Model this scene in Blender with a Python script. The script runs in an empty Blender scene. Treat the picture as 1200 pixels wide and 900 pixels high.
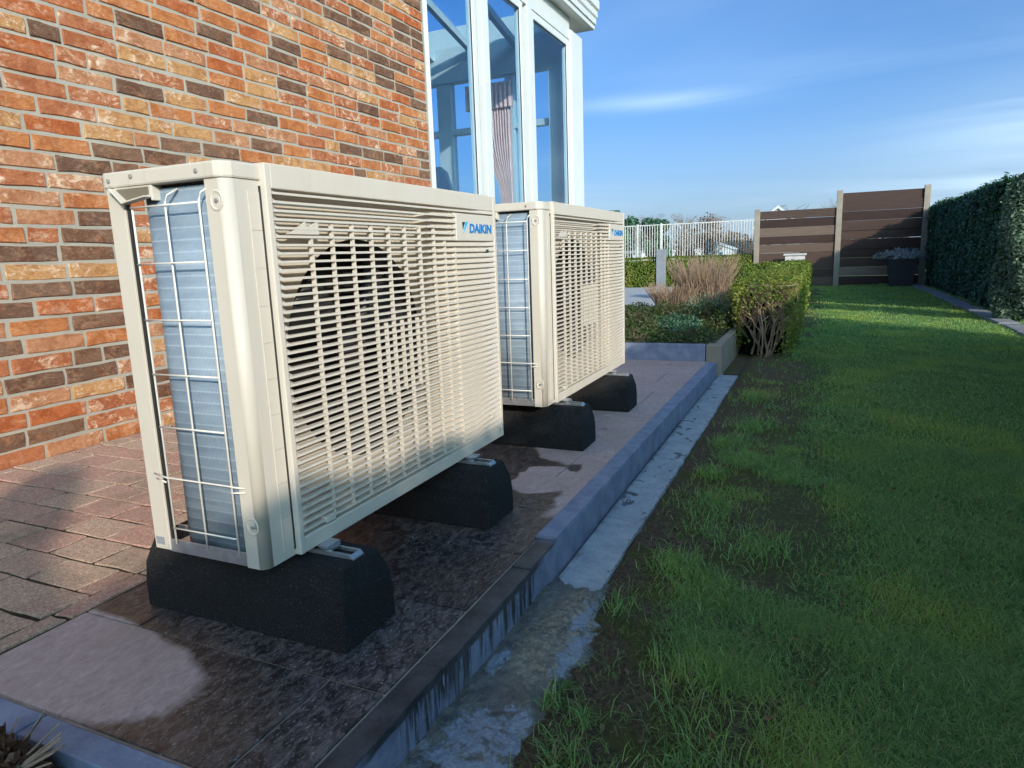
import bpy, math, random
import numpy as np
from mathutils import Matrix, Vector
rnd = random.Random(7)
rng = np.random.default_rng(11)
sc = bpy.context.scene
C = sc.collection

# ------------------------------------------------------------ camera
cam = bpy.data.objects.new('camera', bpy.data.cameras.new('camera')); C.objects.link(cam)
RM = Matrix(((0.9121388, -0.04407343, 0.40750502), (0.40839709, 0.18225986, -0.89442337), (-0.0348515, 0.98226212, 0.18424575)))
CAMZ = 0.75
cam.matrix_world = Matrix.Translation((0, 0, CAMZ)) @ RM.to_4x4()
cam.data.lens = 795 / 1200 * 36; cam.data.sensor_width = 36
cam.data.clip_start = 0.02; cam.data.clip_end = 3000
sc.camera = cam
# ------------------------------------------------------------ light
SUN = Vector((1, -1, 0.5)).normalized()
elev = math.asin(SUN.z); azim = math.atan2(SUN.x, SUN.y)
w = bpy.data.worlds.new('World'); sc.world = w; w.use_nodes = True
nt = w.node_tree; nt.nodes.clear()
def wn(t): return nt.nodes.new(t)
sky = wn('ShaderNodeTexSky'); sky.sky_type = 'NISHITA'; sky.sun_disc = False
sky.sun_elevation = elev; sky.sun_rotation = azim; sky.air_density = 0.6; sky.dust_density = 5.0; sky.ozone_density = 3.0; sky.altitude = 50
tc = wn('ShaderNodeTexCoord')
def wmath(op, a, b=None, c=None):
    n = wn('ShaderNodeMath'); n.operation = op
    for i, v in enumerate((a, b, c)):
        if v is None: continue
        if isinstance(v, (int, float)): n.inputs[i].default_value = v
        else: nt.links.new(v, n.inputs[i])
    return n.outputs[0]
sep = wn('ShaderNodeSeparateXYZ'); nt.links.new(tc.outputs['Generated'], sep.inputs[0])
zc = wmath('MAXIMUM', sep.outputs[2], 0.02); zc = wmath('ADD', zc, 0.12)
cx = wmath('DIVIDE', sep.outputs[0], zc); cy = wmath('DIVIDE', sep.outputs[1], zc)
comb = wn('ShaderNodeCombineXYZ'); nt.links.new(cx, comb.inputs[0]); nt.links.new(cy, comb.inputs[1])
mp = wn('ShaderNodeMapping'); mp.inputs['Scale'].default_value = (0.42, 0.85, 1); mp.inputs['Rotation'].default_value = (0, 0, -0.18); mp.inputs['Location'].default_value = (2.4, 1.9, 0)
nt.links.new(comb.outputs[0], mp.inputs[0])
no = wn('ShaderNodeTexNoise'); no.inputs['Scale'].default_value = 0.75; no.inputs['Detail'].default_value = 8; no.inputs['Roughness'].default_value = 0.5; no.inputs['Distortion'].default_value = 0.9
nt.links.new(mp.outputs[0], no.inputs['Vector'])
cr = wn('ShaderNodeMapRange'); cr.inputs[1].default_value = 0.47; cr.inputs[2].default_value = 0.74; cr.inputs[3].default_value = 0; cr.inputs[4].default_value = 0.55
nt.links.new(no.outputs['Fac'], cr.inputs[0])
hz = wn('ShaderNodeMapRange'); hz.inputs[1].default_value = 0.0; hz.inputs[2].default_value = 0.22; hz.inputs[3].default_value = 0.45; hz.inputs[4].default_value = 0.0
nt.links.new(sep.outputs[2], hz.inputs[0])
azn = wmath('ARCTAN2', sep.outputs[0], sep.outputs[1])
def gauss(ca, ce, wa, we, slope, amp):
    a = wmath('DIVIDE', wmath('SUBTRACT', azn, ca), wa); e = wmath('DIVIDE', wmath('SUBTRACT', wmath('SUBTRACT', sep.outputs[2], ce), wmath('MULTIPLY', wmath('SUBTRACT', azn, ca), slope)), we)
    e = wmath('ADD', e, wmath('MULTIPLY', wmath('SUBTRACT', no.outputs['Fac'], 0.5), 1.4))
    return wmath('MULTIPLY', wmath('EXPONENT', wmath('MULTIPLY', wmath('ADD', wmath('MULTIPLY', a, a), wmath('MULTIPLY', e, e)), -1.0)), amp)
nf = wn('ShaderNodeMapRange'); nf.inputs[1].default_value = 0.36; nf.inputs[2].default_value = 0.64; nf.inputs[3].default_value = 0.15; nf.inputs[4].default_value = 1.0; nt.links.new(no.outputs['Fac'], nf.inputs[0])
band = wmath('MULTIPLY', wmath('ADD', wmath('ADD', gauss(-0.18, 0.192, 0.12, 0.012, -0.02, 0.75), gauss(0.0, 0.205, 0.2, 0.030, -0.05, 0.22)), wmath('ADD', gauss(0.27, 0.13, 0.17, 0.075, 0.1, 0.85), gauss(2.6, 0.3, 0.8, 0.12, 0.0, 0.4))), nf.outputs[0])
cl = wmath('MINIMUM', wmath('ADD', wmath('ADD', wmath('MULTIPLY', cr.outputs[0], 0.25), hz.outputs[0]), band), 0.8)
mx = wn('ShaderNodeMix'); mx.data_type = 'RGBA'
gm = wn('ShaderNodeMix'); gm.data_type = 'RGBA'; gm.blend_type = 'MULTIPLY'; gm.inputs[0].default_value = 1.0; gm.inputs[7].default_value = (0.44, 0.775, 0.98, 1)
nt.links.new(sky.outputs[0], gm.inputs[6])
nt.links.new(cl, mx.inputs[0]); nt.links.new(gm.outputs[2], mx.inputs[6]); mx.inputs[7].default_value = (3.2, 4.2, 5.1, 1)
bg = wn('ShaderNodeBackground'); bg.inputs[1].default_value = 0.135
nt.links.new(mx.outputs[2], bg.inputs[0])
wo = wn('ShaderNodeOutputWorld'); nt.links.new(bg.outputs[0], wo.inputs[0])
sl = bpy.data.lights.new('sun', 'SUN'); sl.energy = 2.15; sl.angle = math.radians(0.6); sl.color = (1.0, 0.88, 0.73)
so = bpy.data.objects.new('sun', sl); C.objects.link(so)
so.rotation_euler = (-SUN).to_track_quat('-Z', 'Y').to_euler()
sc.view_settings.view_transform = 'Standard'; sc.view_settings.look = 'None'; sc.view_settings.exposure = 1.08; sc.view_settings.gamma = 1.0

# ------------------------------------------------------------ helpers
def L(r, g, b):
    f = lambda c: (c / 255 / 12.92) if c / 255 <= 0.04045 else ((c / 255 + 0.055) / 1.055) ** 2.4
    return (f(r), f(g), f(b), 1)

class MB:
    def __init__(s): s.v = []; s.f = []
    def poly(s, pts, faces):
        o = len(s.v); s.v += [tuple(p) for p in pts]; s.f += [tuple(i + o for i in f) for f in faces]; return s
    def box(s, x0, x1, y0, y1, z0, z1):
        return s.poly([(x0, y0, z0), (x1, y0, z0), (x1, y1, z0), (x0, y1, z0), (x0, y0, z1), (x1, y0, z1), (x1, y1, z1), (x0, y1, z1)],
                      [(0, 3, 2, 1), (4, 5, 6, 7), (0, 1, 5, 4), (1, 2, 6, 5), (2, 3, 7, 6), (3, 0, 4, 7)])
    def prism(s, prof, axis, a, b):   # closed outline in the two other axes, extruded along axis
        n = len(prof)
        def P(p, t): return {'x': (t, p[0], p[1]), 'y': (p[0], t, p[1]), 'z': (p[0], p[1], t)}[axis]
        return s.poly([P(p, a) for p in prof] + [P(p, b) for p in prof],
                      [tuple(range(n))[::-1], tuple(range(n, 2 * n))] + [(i, (i + 1) % n, n + (i + 1) % n, n + i) for i in range(n)])
    def tube(s, pts, r, n=6, r1=None, cap=True):
        pts = [Vector(p) for p in pts]; m = len(pts); r1 = r if r1 is None else r1; V = []; F = []
        for i, p in enumerate(pts):
            d = (pts[min(i + 1, m - 1)] - pts[max(i - 1, 0)]).normalized()
            a = d.cross(Vector((0, 0, 1)) if abs(d.z) < 0.9 else Vector((1, 0, 0))).normalized(); b = d.cross(a)
            rr = r + (r1 - r) * i / max(m - 1, 1)
            for k in range(n):
                t = 2 * math.pi * k / n; V.append(p + (a * math.cos(t) + b * math.sin(t)) * rr)
        for i in range(m - 1):
            for k in range(n): F.append((i * n + k, i * n + (k + 1) % n, (i + 1) * n + (k + 1) % n, (i + 1) * n + k))
        if cap: F += [tuple(range(n))[::-1], tuple((m - 1) * n + k for k in range(n))]
        return s.poly(V, F)
    def lathe(s, prof, o, axis='z', n=24):  # prof: (radius, height)
        V = []; F = []
        for r, h in prof:
            for k in range(n):
                t = 2 * math.pi * k / n; a, b = r * math.cos(t), r * math.sin(t)
                p = {'z': (a, b, h), 'x': (h, a, b)}[axis]
                V.append((o[0] + p[0], o[1] + p[1], o[2] + p[2]))
        for i in range(len(prof) - 1):
            for k in range(n): F.append((i * n + k, i * n + (k + 1) % n, (i + 1) * n + (k + 1) % n, (i + 1) * n + k))
        F += [tuple(range(n))[::-1], tuple((len(prof) - 1) * n + k for k in range(n))]
        return s.poly(V, F)
    def build(s, name, m, parent=None, bev=0, smooth=False, attr=None, seg=2):
        me = bpy.data.meshes.new(name); me.from_pydata(s.v, [], s.f); me.validate(); 
        import bmesh
        b = bmesh.new(); b.from_mesh(me); bmesh.ops.recalc_face_normals(b, faces=b.faces); b.to_mesh(me); b.free()
        if m: me.materials.append(m)
        if smooth: me.polygons.foreach_set('use_smooth', [True] * len(me.polygons))
        if attr is not None:
            a = me.attributes.new('kindv', 'FLOAT', 'FACE'); a.data.foreach_set('value', attr if isinstance(attr, (list,)) else [attr] * len(me.polygons))
        o = link(name, me, parent)
        if bev:
            md = o.modifiers.new('bevel', 'BEVEL'); md.width = bev; md.segments = seg; md.limit_method = 'ANGLE'; md.angle_limit = 0.6
            if smooth is False and seg > 1:
                me.polygons.foreach_set('use_smooth', [False] * len(me.polygons))
        return o
def link(name, me, parent=None):
    o = bpy.data.objects.new(name, me); C.objects.link(o)
    if parent: o.parent = parent
    return o
def rawmesh(name, V, F, m, parent=None, vals=None, smooth=False):   # numpy arrays, faces all same size
    me = bpy.data.meshes.new(name); n, k = F.shape
    me.vertices.add(len(V)); me.vertices.foreach_set('co', V.astype(np.float32).ravel())
    me.loops.add(n * k); me.loops.foreach_set('vertex_index', F.astype(np.int32).ravel())
    me.polygons.add(n); me.polygons.foreach_set('loop_start', np.arange(0, n * k, k, dtype=np.int32)); 
    me.update(calc_edges=True)
    if smooth: me.polygons.foreach_set('use_smooth', np.ones(n, bool))
    if vals is not None:
        a = me.attributes.new('kindv', 'FLOAT', 'FACE'); a.data.foreach_set('value', vals.astype(np.float32))
    me.materials.append(m)
    return link(name, me, parent)
def tag(o, label=None, cat=None, group=None, kind=None):
    if label: o['label'] = label
    if cat: o['category'] = cat
    if group: o['group'] = group
    if kind: o['kind'] = kind
    return o
def empty(name, loc=(0, 0, 0), rz=0):
    o = bpy.data.objects.new(name, None); C.objects.link(o); o.location = loc; o.rotation_euler = (0, 0, rz); o.empty_display_size = 0.05
    return o
def copy_tree(o, parent=None):
    c = o.copy(); C.objects.link(c); c.parent = parent
    for ch in [x for x in o.children]: copy_tree(ch, c)
    return c

# ------------------------------------------------------------ materials
class NT:
    def __init__(s, name):
        s.m = bpy.data.materials.new(name); s.m.use_nodes = True; s.t = s.m.node_tree
        s.b = s.t.nodes['Principled BSDF']; s.out = s.t.nodes['Material Output']; s._o = None; s._g = None
    def n(s, t): return s.t.nodes.new(t)
    def l(s, a, b): s.t.links.new(a, b)
    def put(s, sock, v):
        if isinstance(v, (int, float)): sock.default_value = v
        elif isinstance(v, tuple): sock.default_value = v
        else: s.l(v, sock)
    def pos(s):
        if s._g is None: s._g = s.n('ShaderNodeNewGeometry')
        return s._g.outputs['Position']
    def obj(s):
        if s._o is None: s._o = s.n('ShaderNodeTexCoord')
        return s._o.outputs['Object']
    def map(s, v, scale=(1, 1, 1), loc=(0, 0, 0), rot=(0, 0, 0)):
        n = s.n('ShaderNodeMapping'); n.inputs['Scale'].default_value = scale; n.inputs['Location'].default_value = loc; n.inputs['Rotation'].default_value = rot
        s.l(v, n.inputs[0]); return n.outputs[0]
    def noise(s, v, scale=5, detail=4, rough=0.5, dist=0.0, col=False):
        n = s.n('ShaderNodeTexNoise'); n.inputs['Scale'].default_value = scale; n.inputs['Detail'].default_value = detail
        n.inputs['Roughness'].default_value = rough; n.inputs['Distortion'].default_value = dist; s.l(v, n.inputs['Vector'])
        return n.outputs['Color' if col else 'Fac']
    def rng(s, v, a, b, c=0.0, d=1.0):
        n = s.n('ShaderNodeMapRange'); s.put(n.inputs[0], v)
        for i, k in enumerate((a, b, c, d)): n.inputs[i + 1].default_value = k
        return n.outputs[0]
    def mth(s, op, a, b=None, c=None):
        n = s.n('ShaderNodeMath'); n.operation = op
        for i, v in enumerate((a, b, c)):
            if v is not None: s.put(n.inputs[i], v)
        return n.outputs[0]
    def mix(s, f, a, b, mode='MIX'):
        n = s.n('ShaderNodeMix'); n.data_type = 'RGBA'; n.blend_type = mode; s.put(n.inputs[0], f); s.put(n.inputs[6], a); s.put(n.inputs[7], b); return n.outputs[2]
    def ramp(s, f, stops, interp='LINEAR'):
        n = s.n('ShaderNodeValToRGB'); s.l(f, n.inputs[0]); e = n.color_ramp.elements; n.color_ramp.interpolation = interp
        while len(e) < len(stops): e.new(0.5)
        for k, (p, c) in zip(e, stops): k.position = p; k.color = c
        return n.outputs[0]
    def attr(s, name='kindv'):
        n = s.n('ShaderNodeAttribute'); n.attribute_name = name; return n.outputs['Fac']
    def orand(s): return s.n('ShaderNodeObjectInfo').outputs['Random']
    def isl(s):
        if s._g is None: s._g = s.n('ShaderNodeNewGeometry')
        return s._g.outputs['Random Per Island']
    def xyz(s, v):
        n = s.n('ShaderNodeSeparateXYZ'); s.l(v, n.inputs[0]); return n.outputs
    def bump(s, h, strength=0.3, dist=0.01):
        n = s.n('ShaderNodeBump'); n.inputs['Strength'].default_value = strength; n.inputs['Distance'].default_value = dist; s.l(h, n.inputs['Height']); s.l(n.outputs[0], s.b.inputs['Normal'])
    def set(s, col=None, rough=None, metal=None, spec=None):
        if col is not None: s.put(s.b.inputs['Base Color'], col)
        if rough is not None: s.put(s.b.inputs['Roughness'], rough)
        if metal is not None: s.put(s.b.inputs['Metallic'], metal)
        if spec is not None: s.put(s.b.inputs['Specular IOR Level'], spec)
        return s.m
def basic(name, col, rough=0.6, var=0.12, scale=8, metal=0.0, bump=0.0, bscale=60, spec=None, bd=0.002):
    t = NT(name); p = t.pos(); n = t.noise(p, scale, 6, 0.6)
    c = t.mix(t.rng(n, 0.3, 0.7), tuple(x * (1 - var) for x in col[:3]) + (1,), tuple(min(1, x * (1 + var)) for x in col[:3]) + (1,))
    if bump: t.bump(t.noise(p, bscale, 4, 0.6), bump, bd)
    return t.set(c, rough, metal, spec)

# brick: kindv picks the firing colour
t = NT('brick'); p = t.pos(); k = t.attr()
base = t.ramp(k, [(0.0, (0.46, 0.135, 0.045, 1)), (0.2, (0.50, 0.185, 0.065, 1)), (0.34, (0.43, 0.15, 0.065, 1)), (0.5, (0.48, 0.22, 0.11, 1)),
                  (0.64, (0.52, 0.27, 0.11, 1)), (0.8, (0.165, 0.088, 0.055, 1)), (0.9, (0.21, 0.115, 0.07, 1))], 'CONSTANT')
n1 = t.noise(t.map(p, (1, 1, 1.7)), 11, 9, 0.66, 1.6); n2 = t.noise(t.map(p, (1, 1, 2.0)), 75, 6, 0.65); n3 = t.noise(t.map(p, (1, 1, 1.4)), 30, 7, 0.7, 0.8); big = t.noise(p, 5.5, 3, 0.5)
isb = t.rng(k, 0.70, 0.78); mottled = t.rng(k, 0.3, 0.4, 0.45, 1.0)
palef = t.mth('MULTIPLY', t.mth('MULTIPLY', t.rng(t.mth('ADD', n1, t.mth('MULTIPLY', t.mth('SUBTRACT', n3, 0.5), 0.5)), 0.50, 0.60), t.rng(big, 0.42, 0.56)), mottled)
palef = t.mth('MULTIPLY', palef, t.mth('SUBTRACT', 1.0, t.mth('MULTIPLY', isb, 0.8)))
c = t.mix(t.mth('MULTIPLY', palef, 0.85), base, t.mix(t.rng(n3, 0.4, 0.6), (0.62, 0.36, 0.21, 1), (0.80, 0.60, 0.43, 1)))
c = t.mix(t.mth('MULTIPLY', t.rng(t.noise(p, 13, 5, 0.6, 0.8), 0.48, 0.58), 0.6), c, t.mix(1.0, c, (0.66, 0.50, 0.42, 1), 'MULTIPLY'))
c = t.mix(t.mth('MULTIPLY', isb, t.rng(n1, 0.52, 0.66, 0, 0.6)), c, (0.36, 0.15, 0.07, 1))
c = t.mix(t.rng(n2, 0.40, 0.66, 0.45, 0.0), c, t.mix(1.0, c, (0.5, 0.42, 0.38, 1), 'MULTIPLY')); c = t.mix(t.rng(n2, 0.62, 0.72, 0, 0.4), c, (0.70, 0.55, 0.42, 1))
t.bump(t.mth('ADD', t.noise(t.map(p, (1, 1, 1.6)), 38, 8, 0.7), t.mth('MULTIPLY', n1, 0.8)), 0.8, 0.008)
M_brick = t.set(c, 0.9, spec=0.2)
t = NT('mortar'); p = t.pos(); n = t.noise(p, 120, 5, 0.7)
t.bump(n, 0.8, 0.004); M_mortar = t.set(t.mix(t.noise(p, 5, 5), L(140, 131, 117), L(178, 168, 152)), 0.95, spec=0.1)

# enamelled cream sheet
def enamel(name, col):
    t = NT(name); p = t.pos()
    n = t.noise(t.map(p, (1, 1, 0.4)), 9, 8, 0.65); s = t.noise(p, 45, 6, 0.7)
    c = t.mix(t.rng(n, 0.45, 0.75, 0, 0.35), col, tuple(x * q for x, q in zip(col[:3], (0.86, 0.84, 0.78))) + (1,))
    c = t.mix(t.rng(s, 0.60, 0.75, 0, 0.3), c, (0.42, 0.36, 0.28, 1)); stk = t.noise(t.map(p, (1, 1, 0.05)), 55, 4, 0.7); c = t.mix(t.mth('MULTIPLY', t.rng(stk, 0.58, 0.72), 0.18), c, (0.36, 0.31, 0.22, 1))
    t.bump(t.noise(p, 320, 2, 0.5), 0.04, 0.001)
    return t.set(c, t.rng(n, 0.3, 0.7, 0.45, 0.6), spec=0.3)
M_cream = enamel('cream_enamel', (0.555, 0.50, 0.42, 1)); M_scr = basic('screw_zinc', (0.30, 0.28, 0.24, 1), 0.5, metal=0.2); M_grille = enamel('cream_plastic', (0.58, 0.515, 0.43, 1))
M_white = basic('white_upvc', (0.60, 0.60, 0.575, 1), 0.35, 0.04, 3)
M_gasket = basic('gasket_rubber', (0.02, 0.02, 0.02, 1), 0.6)
M_darkin = basic('dark_interior', (0.025, 0.022, 0.022, 1), 0.7)
M_fan = basic('fan_plastic', (0.035, 0.034, 0.038, 1), 0.4)
M_wire = basic('wire_coated', (0.70, 0.66, 0.58, 1), 0.4, 0.05)
t = NT('galvanised'); p = t.pos(); n = t.n('ShaderNodeTexVoronoi'); n.inputs['Scale'].default_value = 60; t.l(p, n.inputs['Vector'])
M_galv = t.set(t.mix(n.outputs['Color'], (0.42, 0.43, 0.45, 1), (0.58, 0.59, 0.61, 1)), 0.38, 0.75)
t = NT('rubber_crumb'); p = t.pos(); v = t.n('ShaderNodeTexVoronoi'); v.inputs['Scale'].default_value = 330; t.l(p, v.inputs['Vector'])
sp = t.rng(t.noise(p, 300, 2, 0.5), 0.62, 0.70)
t.bump(v.outputs['Distance'], 0.9, 0.004); M_rubber = t.set(t.mix(sp, t.mix(t.noise(p, 9, 6, 0.7), (0.010, 0.010, 0.011, 1), (0.026, 0.025, 0.026, 1)), (0.09, 0.09, 0.09, 1)), 0.85, spec=0.25)
# coil fins
t = NT('coil_fins'); p = t.pos(); x = t.xyz(p)
rows = t.mth('SINE', t.mth('MULTIPLY', x[2], 2 * math.pi / 0.0215)); fins = t.mth('SINE', t.mth('MULTIPLY', t.mth('ADD', x[0], x[1]), 2 * math.pi / 0.0035))
n = t.noise(t.map(p, (0.6, 0.6, 3)), 10, 5, 0.6); n2 = t.noise(t.map(p, (8, 8, 1.0)), 60, 3, 0.6)
c = t.mix(t.rng(n, 0.3, 0.7), L(110, 126, 140), L(138, 152, 164))
c = t.mix(t.rng(rows, 0.82, 1.0, 0, 0.22), c, L(200, 214, 226)); c = t.mix(t.rng(n2, 0.5, 0.8, 0, 0.35), c, L(78, 104, 134))
t.bump(t.mth('ADD', t.mth('MULTIPLY', rows, 0.3), t.mth('MULTIPLY', fins, 0.25)), 0.35, 0.002)
M_coil = t.set(c, 0.6, 0.1)

def blob(t, x, cx, cy, rx, ry, wob, amp=0.35):   # soft distance field of an ellipse with a wandering edge
    a = t.mth('POWER', t.mth('ABSOLUTE', t.mth('DIVIDE', t.mth('SUBTRACT', x[0], cx), rx)), 2.0); b = t.mth('POWER', t.mth('ABSOLUTE', t.mth('DIVIDE', t.mth('SUBTRACT', x[1], cy), ry)), 2.0)
    d = t.mth('SQRT', t.mth('ADD', a, b))
    return t.mth('ADD', d, t.mth('MULTIPLY', t.mth('SUBTRACT', wob, 0.5), amp))
# terrace tile: dry patches on wet porcelain
t = NT('terrace_tile'); p = t.pos(); x = t.xyz(p); wob = t.noise(p, 7, 3, 0.5)
d1 = blob(t, x, -1.42, 0.735, 0.43, 0.155, wob, 0.25); d2 = blob(t, x, -0.82, 2.06, 0.13, 0.145, wob, 0.9); d3 = blob(t, x, -0.83, 2.44, 0.16, 0.19, wob, 0.8)
d4 = blob(t, x, -0.80, 4.0, 0.62, 1.38, wob, 0.6); d5 = blob(t, x, -0.69, 3.0, 0.09, 1.2, wob, 0.5)
d = t.mth('MINIMUM', t.mth('MINIMUM', d1, d2), t.mth('MINIMUM', t.mth('MINIMUM', d3, d4), d5))
wet = t.rng(t.mth('ADD', d, t.mth('MULTIPLY', t.mth('SUBTRACT', t.noise(p, 60, 5, 0.7), 0.5), 0.10)), 0.96, 1.05)
g1 = t.noise(t.map(p, (1.2, 0.6, 1), rot=(0, 0, 0.5)), 42, 10, 0.72, 0.6); g2 = t.noise(p, 5, 5, 0.6); g3 = t.noise(t.map(p, (1, 0.45, 1), rot=(0, 0, 0.6)), 190, 5, 0.75)
dry = t.mix(t.rng(g1, 0.3, 0.7), L(146, 124, 122), L(190, 168, 164)); dry = t.mix(t.rng(g3, 0.4, 0.7, 0, 0.4), dry, L(212, 192, 186)); dry = t.mix(t.rng(g2, 0.35, 0.7, 0, 0.5), dry, L(156, 134, 122))
wc = t.mix(t.rng(g1, 0.44, 0.64), (0.018, 0.016, 0.018, 1), (0.135, 0.115, 0.112, 1)); wc = t.mix(t.rng(g2, 0.50, 0.68, 0, 0.6), wc, t.mix(t.rng(g1, 0.3, 0.7), (0.035, 0.022, 0.015, 1), (0.13, 0.085, 0.055, 1)))
wc = t.mix(t.mth('MULTIPLY', t.rng(d, 1.5, 1.02), 0.65), wc, t.mix(t.rng(g1, 0.35, 0.65), (0.045, 0.028, 0.018, 1), (0.17, 0.11, 0.075, 1))); wc = t.mix(t.rng(g3, 0.56, 0.66, 0, 0.7), wc, (0.32, 0.31, 0.32, 1)); wc = t.mix(1.0, wc, t.mix(t.orand(), (0.85, 0.85, 0.85, 1), (1.15, 1.15, 1.15, 1)), 'MULTIPLY')
t.bump(t.mth('ADD', g1, t.mth('MULTIPLY', g3, 0.6)), 0.35, 0.004)
M_tile = t.set(t.mix(wet, dry, wc), t.rng(wet, 0, 1, 0.75, 0.42), spec=t.rng(wet, 0, 1, 0.3, 0.4))
M_grout = basic('grout', (0.30, 0.235, 0.185, 1), 0.9, 0.3, 20)
# bluestone kerb, wet at the near end
t = NT('bluestone'); p = t.pos(); x = t.xyz(p); n = t.noise(p, 14, 8, 0.65); n2 = t.noise(p, 170, 4, 0.7)
dry = t.mix(t.rng(n, 0.3, 0.7), L(98, 108, 132), L(138, 146, 166)); dry = t.mix(t.rng(n2, 0.5, 0.8, 0, 0.4), dry, L(160, 164, 176))
dry = t.mix(t.rng(t.noise(p, 3.2, 6, 0.7), 0.55, 0.68, 0, 0.4), dry, L(104, 98, 96))
wc = t.mix(t.rng(n, 0.35, 0.7), (0.028, 0.028, 0.031, 1), (0.085, 0.085, 0.092, 1)); wc = t.mix(t.rng(n2, 0.6, 0.75, 0, 0.4), wc, (0.16, 0.16, 0.17, 1))
drip = t.noise(t.map(p, (1, 1, 0.10)), 55, 6, 0.7, 0.5)
yw = t.mth('ADD', x[1], t.mth('MULTIPLY', t.mth('SUBTRACT', t.noise(p, 6, 3), 0.5), 0.10))
top_wet = t.mth('MULTIPLY', t.rng(yw, 1.60, 1.56), t.rng(t.mth('ADD', yw, t.mth('MULTIPLY', x[0], 0.5)), 0.262, 0.275))
low = t.rng(x[2], -0.002, -0.006)
d_f = t.mth('MULTIPLY', t.rng(t.mth('ADD', drip, t.mth('MULTIPLY', x[2], 0.9)), 0.42, 0.50), t.mth('MULTIPLY', t.rng(yw, 1.47, 1.42), t.rng(yw, 0.80, 0.88)))
rimw = t.mth('MULTIPLY', t.rng(t.mth('ADD', x[2], t.mth('MULTIPLY', n, 0.02)), -0.012, -0.006), t.mth('MULTIPLY', t.rng(yw, 1.5, 1.45), t.rng(yw, 0.7, 0.75)))
face = t.mth('MAXIMUM', d_f, rimw)
wet = t.mth('ADD', t.mth('MULTIPLY', top_wet, t.mth('SUBTRACT', 1.0, low)), t.mth('MULTIPLY', face, low))
t.bump(t.mth('ADD', n2, n), 0.3, 0.003); M_blue = t.set(t.mix(wet, dry, wc), t.rng(wet, 0, 1, 0.75, 0.45), spec=t.rng(wet, 0, 1, 0.3, 0.35))
# concrete strip and wet mortar run-off
t = NT('concrete'); p = t.pos(); x = t.xyz(p); n = t.noise(p, 11, 9, 0.7); n2 = t.noise(t.map(p, (1, 0.6, 1)), 260, 4, 0.7)
c = t.mix(t.rng(n, 0.3, 0.72), L(146, 152, 160), L(190, 192, 194)); c = t.mix(t.rng(n2, 0.42, 0.62, 0.3, 0.0), c, L(86, 92, 100))
st = t.mth('MULTIPLY', t.rng(t.noise(p, 13, 5, 0.6, 0.6), 0.60, 0.64), t.rng(x[1], 1.9, 2.2)); c = t.mix(t.mth('MULTIPLY', st, 0.85), c, L(48, 50, 54))
edge = t.mth('MULTIPLY', t.rng(t.mth('ADD', x[0], t.mth('MULTIPLY', n, 0.06)), -0.555, -0.585), 0.75); c = t.mix(edge, c, L(70, 62, 54))
t.bump(t.mth('ADD', n2, n), 0.5, 0.004); M_conc = t.set(c, 0.85, spec=0.25)
t = NT('mortar_haunch'); p = t.pos(); x = t.xyz(p); n = t.noise(p, 9, 7, 0.68, 0.8); n2 = t.noise(p, 150, 5, 0.75); n3 = t.noise(p, 30, 6, 0.7)
n4 = t.noise(p, 26, 4, 0.6, 0.5)
big = t.mth('SUBTRACT', 1.12, blob(t, x, -0.50, 0.90, 0.085, 0.13, n, 1.1)); lump = t.mth('SUBTRACT', 1.0, blob(t, x, -0.583, 1.165, 0.022, 0.05, n, 0.4)); right = t.mth('SUBTRACT', 0.9, blob(t, x, -0.45, 1.33, 0.035, 0.24, n, 2.2))
pale = t.mth('MULTIPLY', t.rng(t.mth('ADD', t.mth('MAXIMUM', big, t.mth('MAXIMUM', lump, right)), t.mth('MULTIPLY', t.mth('SUBTRACT', t.noise(p, 75, 6, 0.75), 0.5), 0.9)), -0.02, 0.22), t.rng(n4, 0.58, 0.50))
c = t.mix(t.rng(n3, 0.3, 0.7), (0.055, 0.056, 0.055, 1), (0.21, 0.19, 0.155, 1)); sand = t.mth('MULTIPLY', t.rng(blob(t, x, -0.505, 1.30, 0.075, 0.22, n3, 0.9), 1.05, 0.8), t.rng(n2, 0.35, 0.6, 0.3, 1))
c = t.mix(t.mth('MULTIPLY', sand, t.rng(t.noise(p, 70, 4, 0.7), 0.42, 0.6)), c, (0.40, 0.34, 0.22, 1)); c = t.mix(t.mth('MULTIPLY', t.rng(n2, 0.56, 0.68), 0.7), c, (0.33, 0.30, 0.23, 1))
c = t.mix(pale, c, t.mix(t.rng(n2, 0.3, 0.7), L(112, 120, 132), L(158, 163, 172)))
t.bump(t.mth('ADD', n2, t.mth('MULTIPLY', n3, 1.5)), 0.6, 0.006); M_haunch = t.set(c, t.rng(pale, 0, 1, 0.42, 0.8), spec=0.4)
# pavers
t = NT('paver'); p = t.pos(); r = t.orand(); n = t.noise(p, 26, 7, 0.7); n2 = t.noise(p, 230, 4, 0.75)
c = t.ramp(r, [(0.0, L(230, 176, 156)), (0.3, L(212, 162, 146)), (0.55, L(234, 196, 168)), (0.8, L(220, 184, 162)), (1, L(210, 152, 136))])
c = t.mix(t.rng(n, 0.35, 0.7, 0, 0.6), c, L(220, 200, 176)); c = t.mix(t.rng(n2, 0.50, 0.66, 0, 0.8), c, L(96, 72, 60)); c = t.mix(t.rng(t.noise(p, 90, 5, 0.7), 0.45, 0.6, 0.35, 0.0), c, L(112, 84, 70)); c = t.mix(t.rng(t.noise(p, 4, 5, 0.7), 0.53, 0.66, 0, 0.5), c, L(132, 122, 100))
t.bump(t.mth('ADD', t.mth('MULTIPLY', n2, 0.9), t.mth('MULTIPLY', n, 1.5)), 0.9, 0.007); M_paver = t.set(c, 0.92, spec=0.2)
t = NT('joint_soil'); p = t.pos(); n = t.noise(p, 24, 6, 0.7)
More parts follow.
